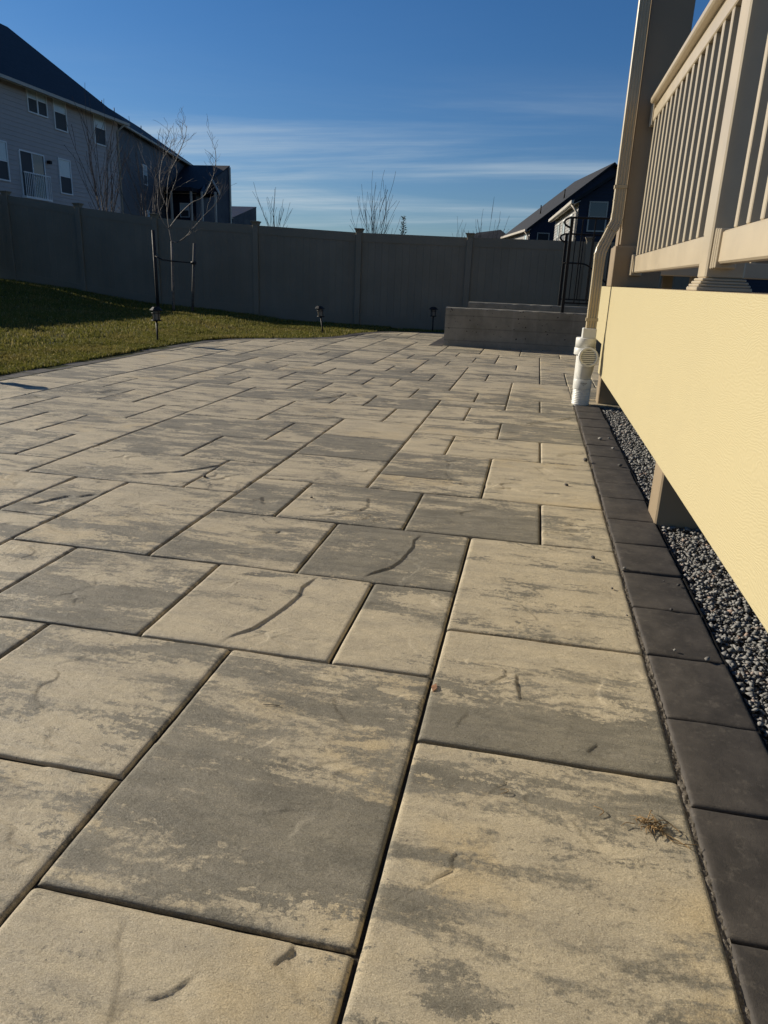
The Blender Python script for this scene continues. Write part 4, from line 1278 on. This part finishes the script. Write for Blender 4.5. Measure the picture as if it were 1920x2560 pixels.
for row in range(3):
    xk = -.022 + .01*row
    while xk < .034-.01*row:
        w = rk.uniform(.002, .006); th = xk/.0858
        zc_ = .208-row*.010+rk.uniform(-.001, .001)
        for s_ in (0,):
            p = lambda q, dz: (cx+.002+.0862*math.sin(q/.0858), cy-.0862*math.cos(q/.0858), zc_+dz)
            h = .0035 if row == 0 else .002
            ink.add([p(xk, -h), p(xk+w, -h), p(xk+w, h), p(xk, h)], [(0, 1, 2, 3)])
        xk += w+rk.uniform(.0006, .003)
ink.build('printed_mark', M_['ink'], dr)

# ------------------------------------------------------------------ houses
def siding(p0, p1, z0, z1, ztop=None, course=.2, lap=.022):
    """lap siding between ground points p0,p1 (outward normal to the right of p0->p1); ztop(s in 0..1) limits a gable"""
    A, B = Vector(p0), Vector(p1); d = B-A; L = d.length; u = d/L; nrm = Vector((u.y, -u.x))
    mb = MB(); z = z0
    while z < z1-1e-6:
        za, zb_ = z, min(z+course, z1)
        if ztop is None: sa0, sa1, sb0, sb1 = 0, 1, 0, 1
        else:
            def span(zq):
                ss = [s/60 for s in range(61) if ztop(s/60) >= zq]
                return (min(ss), max(ss)) if ss else (.5, .5)
            sa0, sa1 = span(za); sb0, sb1 = span(zb_)
        def P(s, z_, t): q = A+d*s+nrm*t; return (q.x, q.y, z_)
        mb.add([P(sa0, za, lap), P(sa1, za, lap), P(sb1, zb_, 0), P(sb0, zb_, 0)], [(0, 1, 2, 3)])
        mb.add([P(sa0, za, 0), P(sa1, za, 0), P(sa1, za, lap), P(sa0, za, lap)], [(0, 1, 2, 3)])
        z += course
    return mb
def slab(q, th):
    """four corner points, thickened along the downward normal"""
    Q = [Vector(v) for v in q]
    n = (Q[1]-Q[0]).cross(Q[2]-Q[0]).normalized()
    if n.z < 0: n = -n
    vs = Q+[v-n*th for v in Q]
    return MB().add(vs, [(0,1,2,3),(7,6,5,4),(0,4,5,1),(1,5,6,2),(2,6,7,3),(3,7,4,0)])
def window(root, A, u, s0, s1, z0, z1, nrm, double=False, slider=False, trim='trimw', top='skypane'):
    """window on the wall line A + u*s"""
    def bx(mb, a, b, za, zb_, t0, t1):
        vs = []
        for t in (t0, t1):
            for (s, z) in ((a, za), (b, za), (b, zb_), (a, zb_)):
                q = A+u*s+nrm*t; vs.append((q.x, q.y, z))
        return mb.add(vs, [(0,1,2,3),(7,6,5,4),(0,4,5,1),(1,5,6,2),(2,6,7,3),(3,7,4,0)])
    f = .07
    fr = MB()
    bx(fr, s0-f, s0, z0-f, z1+f, .0, .075); bx(fr, s1, s1+f, z0-f, z1+f, .0, .075)
    bx(fr, s0, s1, z1, z1+f, .0, .075); bx(fr, s0, s1, z0-f, z0, .0, .075)
    if double: mid = (s0+s1)/2; bx(fr, mid-.05, mid+.05, z0, z1, .0, .072)
    w = fr.build('window', M_[trim], root)
    cols_ = [(s0, (s0+s1)/2-.05), ((s0+s1)/2+.05, s1)] if double else [(s0, s1)]
    zm = (z0+z1)/2
    for a, b in cols_:
        if slider:
            m_ = (a+b)/2
            bx(MB(), a, m_-.03, z0, z1, .028, .034).build('pane', M_['screen'], w)
            bx(MB(), m_+.03, b, z0, z1, .028, .034).build('pane', M_['glass'], w)
            bx(MB(), m_-.03, m_+.03, z0, z1, .026, .06).build('sash_rail', M_[trim], w)
        else:
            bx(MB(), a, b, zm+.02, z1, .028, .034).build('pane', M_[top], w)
            bx(MB(), a, b, z0, zm-.02, .028, .034).build('pane', M_['screen'], w)
            bx(MB(), a, b, zm-.02, zm+.02, .026, .055).build('sash_rail', M_[trim], w)
    return w

def house(name, label, A, ang, length, width, zb, ze, slope, side_m, gable_m, roof_m, over=.45, left=True, wins_side=(), wins_gable=(), course=.2, trim='trim', vents=(), peak=None, gutter=True, far_gable=False):
    """A: front corner of the long wall. The long wall runs away from the viewer along `ang` (from +Y, positive to the left);
    the gable end faces the viewer. left=True: long visible wall faces left (house extends right), else faces right."""
    root = empty(name, (A[0], A[1], zb)); tag(root, label, 'house', 'houses beyond the fence')
    A = Vector(A); d = Vector((-math.sin(ang), math.cos(ang))); sgn = 1 if left else -1
    w = Vector((d.y, -d.x))*sgn
    B = A+d*length; C = A+w*width; D = B+w*width
    hw = width/2; zr = ze+slope*hw
    gt = lambda s: ze+slope*hw*(1-abs(2*s-1))
    if left:
        siding(B, A, zb, ze, None, course).build('wall', M_[side_m], root)
        siding(A, C, zb, zr, gt, course).build('wall', M_[gable_m], root)
        siding(C, D, zb, ze, None, course*3).build('wall', M_[side_m], root)
        siding(D, B, zb, zr, gt, course*3).build('wall', M_[gable_m], root)
    else:
        siding(A, B, zb, ze, None, course).build('wall', M_[side_m], root)
        siding(C, A, zb, zr, gt, course).build('wall', M_[gable_m], root)
        siding(D, C, zb, ze, None, course*3).build('wall', M_[side_m], root)
        siding(B, D, zb, zr, gt, course*3).build('wall', M_[gable_m], root)
    def R(s_len, s_w, z): q = A+d*s_len+w*s_w; return (q.x, q.y, z)
    o = over; g = .35
    s1 = slab([R(-g, -o, ze-slope*o+.12), R(length+g, -o, ze-slope*o+.12), R(length+g, hw, zr+.12), R(-g, hw, zr+.12)], .14).build('roof', M_[roof_m], root)
    s2 = slab([R(-g, hw, zr+.12), R(length+g, hw, zr+.12), R(length+g, width+o, ze-slope*o+.12), R(-g, width+o, ze-slope*o+.12)], .14).build('roof', M_[roof_m], root)
    if gutter:
        mb = MB()
        vs = [R(a, b, z) for a in (-g, length+g) for (b, z) in ((-o-.14, ze-slope*o-.06), (-o, ze-slope*o-.06), (-o, ze-slope*o+.10), (-o-.14, ze-slope*o+.10))]
        mb.add(vs, [(0,1,2,3),(7,6,5,4),(0,4,5,1),(1,5,6,2),(2,6,7,3),(3,7,4,0)]).build('gutter', M_[trim], root)
        vs = [R(a, b, z) for a in (-g, length+g) for (b, z) in ((-o, ze-slope*o-.10), (.02, ze-.16), (.02, ze-.13), (-o, ze-slope*o-.07))]
        MB().add(vs, [(0,1,2,3),(7,6,5,4),(0,4,5,1),(1,5,6,2),(2,6,7,3),(3,7,4,0)]).build('soffit', M_[trim], root)
        q = A-w*.06+d*(.12 if left else length-.15)
        MB().tube([(q.x-w.x*o, q.y-w.y*o, ze-slope*o-.05), (q.x, q.y, ze-slope*o-.45), (q.x, q.y, zb)], .06, 6).build('downpipe', M_[trim], root)
    u = d; nrm = -w
    for (s0, s1_, z0, z1, kind) in wins_side:
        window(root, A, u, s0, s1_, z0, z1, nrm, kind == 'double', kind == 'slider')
    for (s0, s1_, z0, z1, kind) in wins_gable:
        window(root, A, w, s0, s1_, z0, z1, -d, kind == 'double', trim='trim', top='glass')
    for (s, b, h) in vents:
        z0_ = ze+slope*b
        p0 = Vector(R(s, b, z0_)); MB().tube([p0, p0+Vector((0, 0, h))], .05, 8).build('roof_vent', M_['black'], root)
    return root, A, d, w

# left row
k = 1.4
def zk(z): return 1.08+k*(z-1.08)
A1 = (-27.75, 33.2)
def Wn(y0, y1, z0, z1, kind=''): return (y0*k-A1[1], y1*k-A1[1], zk(z0), zk(z1), kind)
h1, hA, hd, hw_ = house('mauve_house', 'mauve grey sided house with a small balcony rail at its glass door', A1, 0.0, 14.4, 15.0, -.2, 10.15, .69, 'side1', 'side1', 'roof1',
   over=.55, left=False, course=.235,
   wins_side=[Wn(27.65, 28.75, 6.58, 7.52, 'double'), Wn(29.25, 30.0, 6.27, 7.52), Wn(32.05, 32.85, 6.2, 7.48), Wn(25.35, 26.1, 3.95, 5.22), Wn(26.85, 28.25, 3.5, 5.08, 'slider'), Wn(29.25, 29.98, 3.88, 5.14)])
bal = MB(); xb = -27.45
by0, by1 = 26.75*k, 28.35*k
MB().box(-27.72, xb, by0, by1, zk(3.42), zk(3.5)).build('balcony_floor', M_['trimw'], h1)
MB().box(xb-.03, xb+.02, by0, by1, zk(4.32), zk(4.36)).build('balcony_rail', M_['trimw'], h1)
for q in range(15):
    yq = by0+.05+q*(by1-by0-.1)/14
    MB().box(xb-.012, xb+.012, yq-.015, yq+.015, zk(3.5), zk(4.32)).build('balcony_baluster', M_['trimw'], h1)
MB().bbox(-27.70, -27.5, 28.45*k, 28.6*k, zk(4.85), zk(4.97), .02).build('wall_lantern', M_['black'], h1)

house('slate_house', 'slate sided house with dark roof stepping down behind the mauve house', (-40.0, 67.5), math.radians(12.1), 33.5, 15.0, -.2, 14.0, .62, 'side2', 'side3', 'roof1',
   over=.5, left=False, course=.3, wins_side=[(9.0, 10.2, 9.4, 11.2, ''), (22.5, 23.8, 9.2, 11.0, ''), (9.0, 10.2, 5.0, 6.8, '')], vents=[(14, 5.5, .6), (20, 6.2, .6), (26, 5, .6)])

def box_house(name, label, x0, x1, y0, y1, zb, ze, zr, wall_m, roof_m, wins=(), ridge_axis='x', trim='trim'):
    """ridge runs along X: a roof plane faces the viewer"""
    root = empty(name, (x0, y0, zb)); tag(root, label, 'house', 'houses beyond the fence')
    ym = y1
    siding((x0, y0), (x1, y0), zb, ze, None, .3).build('wall', M_[wall_m], root)
    gt = lambda s: ze+(zr-ze)*s
    gt2 = lambda s: ze+(zr-ze)*(1-s)
    siding((x1, y1), (x0, y1), zb, zr, None, .6).build('wall', M_[wall_m], root)
    siding((x1, y0), (x1, y1), zb, zr, gt, .3).build('wall', M_[wall_m], root)
    siding((x0, y1), (x0, y0), zb, zr, gt2, .3).build('wall', M_[wall_m], root)
    o = .4; dz = (zr-ze)/(ym-y0)*o
    slab([(x0-.3, y0-o, ze-dz+.1), (x1+.05, y0-o, ze-dz+.1), (x1+.05, ym, zr+.1), (x0-.3, ym, zr+.1)], .14).build('roof', M_[roof_m], root)
    MB().box(x0-.3, x1+.3, y0-o-.12, y0-o, ze-dz-.05, ze-dz+.1).build('gutter', M_[trim], root)
    for (a, b, z0, z1) in wins: window(root, Vector((x0, y0)), Vector((1, 0)), a, b, z0, z1, Vector((0, -1)))
    return root
h3 = box_house('navy_house', 'dark navy house with a little white trimmed porch gable', -54.0, -39.7, 84, 94, -.2, 9.4, 13.5, 'side3', 'roof1', wins=[(9.0, 10.1, 6.6, 8.4), (12.4, 13.4, 6.8, 8.2)])
MB().box(-39.7, -39.55, 93.7, 94.05, -.2, 13.4).build('corner_trim', M_['trim'], h3)
gb = MB()
for a, b in (((-38.0, 9.2), (-37.05, 10.6)), ((-37.05, 10.6), (-36.2, 9.2))):
    vs = [(x, y, z+dz) for y in (82.6, 82.9) for (x, z) in (a, b) for dz in (-.12, .12)]
    gb.add(vs, [(0,1,3,2),(4,6,7,5),(0,4,5,1),(2,3,7,6),(1,5,7,3),(0,2,6,4)])
gb.build('porch_gable_trim', M_['trim'], h3)
MB().add([(-38.0, 82.95, 9.2), (-37.05, 82.95, 10.55), (-36.2, 82.95, 9.2), (-39.7, 84.2, 9.2), (-39.7, 86.5, 10.55), (-39.7, 87.5, 9.2)], [(0, 2, 1), (0, 1, 4, 3), (1, 2, 5, 4)]).build('porch_gable', M_['side3'], h3)
MB().box(-44.2, -39.0, 81.6, 84, 9.3, 9.7).build('porch_roof', M_['roof1'], h3)
for xq in (-44.0, -41.6, -39.2, -37.9, -36.3):
    MB().box(xq-.1, xq+.1, 81.7, 81.9, -.2, 9.3).build('porch_post', M_['trim'], h3)
box_house('low_dark_building', 'low dark navy roofed building end past the navy house', -58.0, -47.0, 112, 122, -.2, 8.7, 11.1, 'side3', 'side3')

# right row
house('gable_house', 'grey sided gable house with a framed window in its dark end wall', (1.62, 42), math.radians(4.6), 12.0, 11.0, -.2, 5.35, .69, 'side4', 'side3', 'roof2',
   over=.32, left=True, course=.17, wins_side=[(2.0, 3.0, 3.2, 4.7, ''), (5.5, 6.6, 3.2, 4.7, ''), (8.6, 9.6, 3.2, 4.7, '')], wins_gable=[(.58, 1.40, 3.82, 5.16, '')], vents=[(2.0, 2.6, .55)])
house('gable_house', 'dark gable house with cream gutter beside the far sky-tinted roof', (-1.15, 63), math.radians(12), 11.5, 12.0, -.2, 5.3, .80, 'side4', 'side3', 'roof2',
   over=.35, left=True, course=.17, wins_side=[(1.0, 2.0, 3.2, 4.8, '')], wins_gable=[(.65, 1.5, 3.6, 4.85, '')], vents=[(2.0, 2.9, .8), (4.5, 1.6, .8)])
house('sky_tinted_roof_house', 'house with a roof tinted blue for reflected sky, peeping over the fence', (-5.0, 86), math.radians(8), 14, 11.0, -.2, 5.3, .52, 'side4', 'side3', 'roof3', over=.4, left=True, course=.3, gutter=False)
def hip_house():
    root = empty('hip_roof_house', (-9.6, 98, 0)); tag(root, 'farthest house with a dark hip roof low over the fence', 'house', 'houses beyond the fence')
    x0, x1, y0, y1, ze, zr = -9.8, -3.6, 98, 108, 6.0, 7.5
    siding((x0+.4, y0+.4), (x1-.4, y0+.4), -.2, ze, None, .3).build('wall', M_['side2'], root)
    siding((x0+.4, y1-.4), (x0+.4, y0+.4), -.2, ze, None, .3).build('wall', M_['side2'], root)
    vs = [(x0, y0, ze), (x1, y0, ze), (x1, y1, ze), (x0, y1, ze), (-8.6, 101, 7.0), (-5.65, 102, 7.5), (-5.65, 104, 7.5), (-8.6, 105, 7.0)]
    MB().add(vs, [(0,1,5,4), (1,2,6,5), (2,3,7,6), (3,0,4,7), (4,5,6,7), (3,2,1,0)]).build('roof', M_['roof2'], root)
hip_house()

# the house's own wing beyond the porch, raised on posts
wing = empty('house_wing', (1.35, 9.6, 0)); tag(wing, 'tan sided house wing on posts behind the porch railing', 'house wing')
siding((1.34, 9.6), (4.6, 9.6), 1.30, 6.9, lambda s: 3.42+3.26*s*1.02, .12, .012).build('wall', M_['wrap'], wing)
siding((1.34, 12.4), (1.34, 9.6), 1.30, 3.42, None, .12, .012).build('wall', M_['wrap'], wing)
slab([(1.28, 9.52, 3.43), (1.28, 12.5, 3.43), (4.65, 12.5, 6.87), (4.65, 9.52, 6.87)], .06).build('roof', M_['roof2'], wing)
MB().box(1.345, 4.6, 9.605, 12.4, 1.26, 1.30).build('floor', M_['wrap'], wing)
for xq, yq in ((1.9, 10.0), (4.4, 10.0), (1.9, 12.2), (4.4, 12.2)):
    MB().box(xq-.07, xq+.07, yq-.07, yq+.07, -.05, 1.26).build('post', M_['wrap'], wing)

# ------------------------------------------------------------------ little loose things on the paving
def pebble(x, y, r, mat, seed, label, zoff=0.0):
    rs = np.random.RandomState(seed)
    n = ico*(0.75+.5*rs.rand(12, 1))*np.array([1.15, .9, .72])*r
    a = rs.uniform(0, 6.28); ca, sa = math.cos(a), math.sin(a)
    n = np.stack([n[:, 0]*ca-n[:, 1]*sa, n[:, 0]*sa+n[:, 1]*ca, n[:, 2]], -1)
    n[:, 2] += -n[:, 2].min()+.0015+zoff
    o = link('pebble', np_mesh('pebble', n, icof), M_[mat]); o.location = (x, y, 0)
    tag(o, label, 'pebble', 'loose pebbles'); return o
G1 = 'small loose pebble lying on the charcoal border bricks'
for i, (x, y, r, mt) in enumerate([(.633, 2.719, .007, 'darkstone'), (.568, 2.478, .008, 'darkstone'), (.528, 2.167, .006, 'stone'), (.584, 2.748, .004, 'darkstone'),
        (.447, 2.84, .006, 'stone'), (.616, 5.496, .010, 'stone'), (.609, 4.635, .014, 'darkstone'), (.613, 5.14, .012, 'stone')]):
    pebble(x, y, r, mt, i, G1)
pebble(.548, 5.444, .015, 'stone', 20, 'pale pebble, whitest of those on the far border bricks')
pebble(.615, 2.128, .011, 'stone', 21, 'round pale pebble casting a long shadow at the edge of a border brick')
G2 = 'tiny dark stone chip lying on a cream paver'
for i, (x, y, r) in enumerate([(.331, 2.92, .010), (.379, 2.612, .006), (.408, 2.387, .004), (.402, 4.692, .018), (.26, 4.05, .011), (-1.02, 3.36, .007)]):
    pebble(x, y, r, 'darkstone', 40+i, G2)
pebble(-1.688, 3.55, .012, 'darkstone', 60, 'dark stone chip wedged in a shadowed paver joint', -.004)
dg = MB(); rs = random.Random(8)
for q in range(46):
    a = rs.uniform(0, 6.28); L = rs.uniform(.012, .034)
    x, y = .338+rs.gauss(0, .013), 1.337+rs.gauss(0, .007)
    p0 = Vector((x, y, .003+rs.uniform(0, .008)))
    p1 = p0+Vector((math.cos(a)*L*.5, math.sin(a)*L*.5, rs.uniform(-.002, .008))); p2 = p1+Vector((math.cos(a+.8)*L*.5, math.sin(a+.8)*L*.5, rs.uniform(-.006, .003)))
    p2.z = max(p2.z, .002)
    dg.tube([p0, p1, p2], [.0013, .001, .0006], 4)
for P in ([(.34, 1.335, .006), (.372, 1.318, .004), (.395, 1.305, .002), (.414, 1.29, .002)], [(.345, 1.34, .008), (.37, 1.352, .012), (.392, 1.342, .004), (.40, 1.335, .002)],
          [(.335, 1.345, .01), (.345, 1.372, .014), (.350, 1.385, .004)], [(.36, 1.325, .004), (.385, 1.30, .003), (.43, 1.305, .003)]):
    dg.tube(smooth_curve3([Vector(p) for p in P]), .0011, 4)
tag(dg.build('dry_grass_tuft', M_['straw']), 'brown tuft of dry grass roots lying on the big cream paver', 'dry grass')
tag(MB().tube(smooth_curve3([Vector(p) for p in [(.228, 1.372, .002), (.243, 1.365, .004), (.247, 1.355, .004), (.238, 1.345, .002)]]), .0011, 4).build('straw', M_['straw']), 'single curled dry stem beside the dry grass tuft', 'dry grass')
tag(MB().tube(smooth_curve3([Vector(p) for p in [(.025, 1.375, .002), (.04, 1.38, .003), (.043, 1.372, .003), (.028, 1.362, .002)]]), .0009, 4).build('straw', M_['straw']), 'thin hooked dry stem on the big cream paver away from the tuft', 'dry grass')
tag(MB().tube([(-.6, 1.556, .003), (-.575, 1.558, .0035), (-.555, 1.56, .003)], .0012, 4).build('straw', M_['woodstake']), 'short straight dark stem on the large grey paver', 'dry grass')
lf = MB().add([(-.176, 1.735, .002), (-.166, 1.75, .006), (-.172, 1.775, .005), (-.184, 1.765, .001)], [(0, 1, 2), (0, 2, 3)])
lf.add([(-.176, 1.735, .0), (-.166, 1.75, .004), (-.172, 1.775, .003), (-.184, 1.765, -.001)], [(2, 1, 0), (3, 2, 0)])
tag(lf.build('dead_leaf', M_['leaf']), 'tiny rust brown leaf caught in the long paver joint', 'leaf')
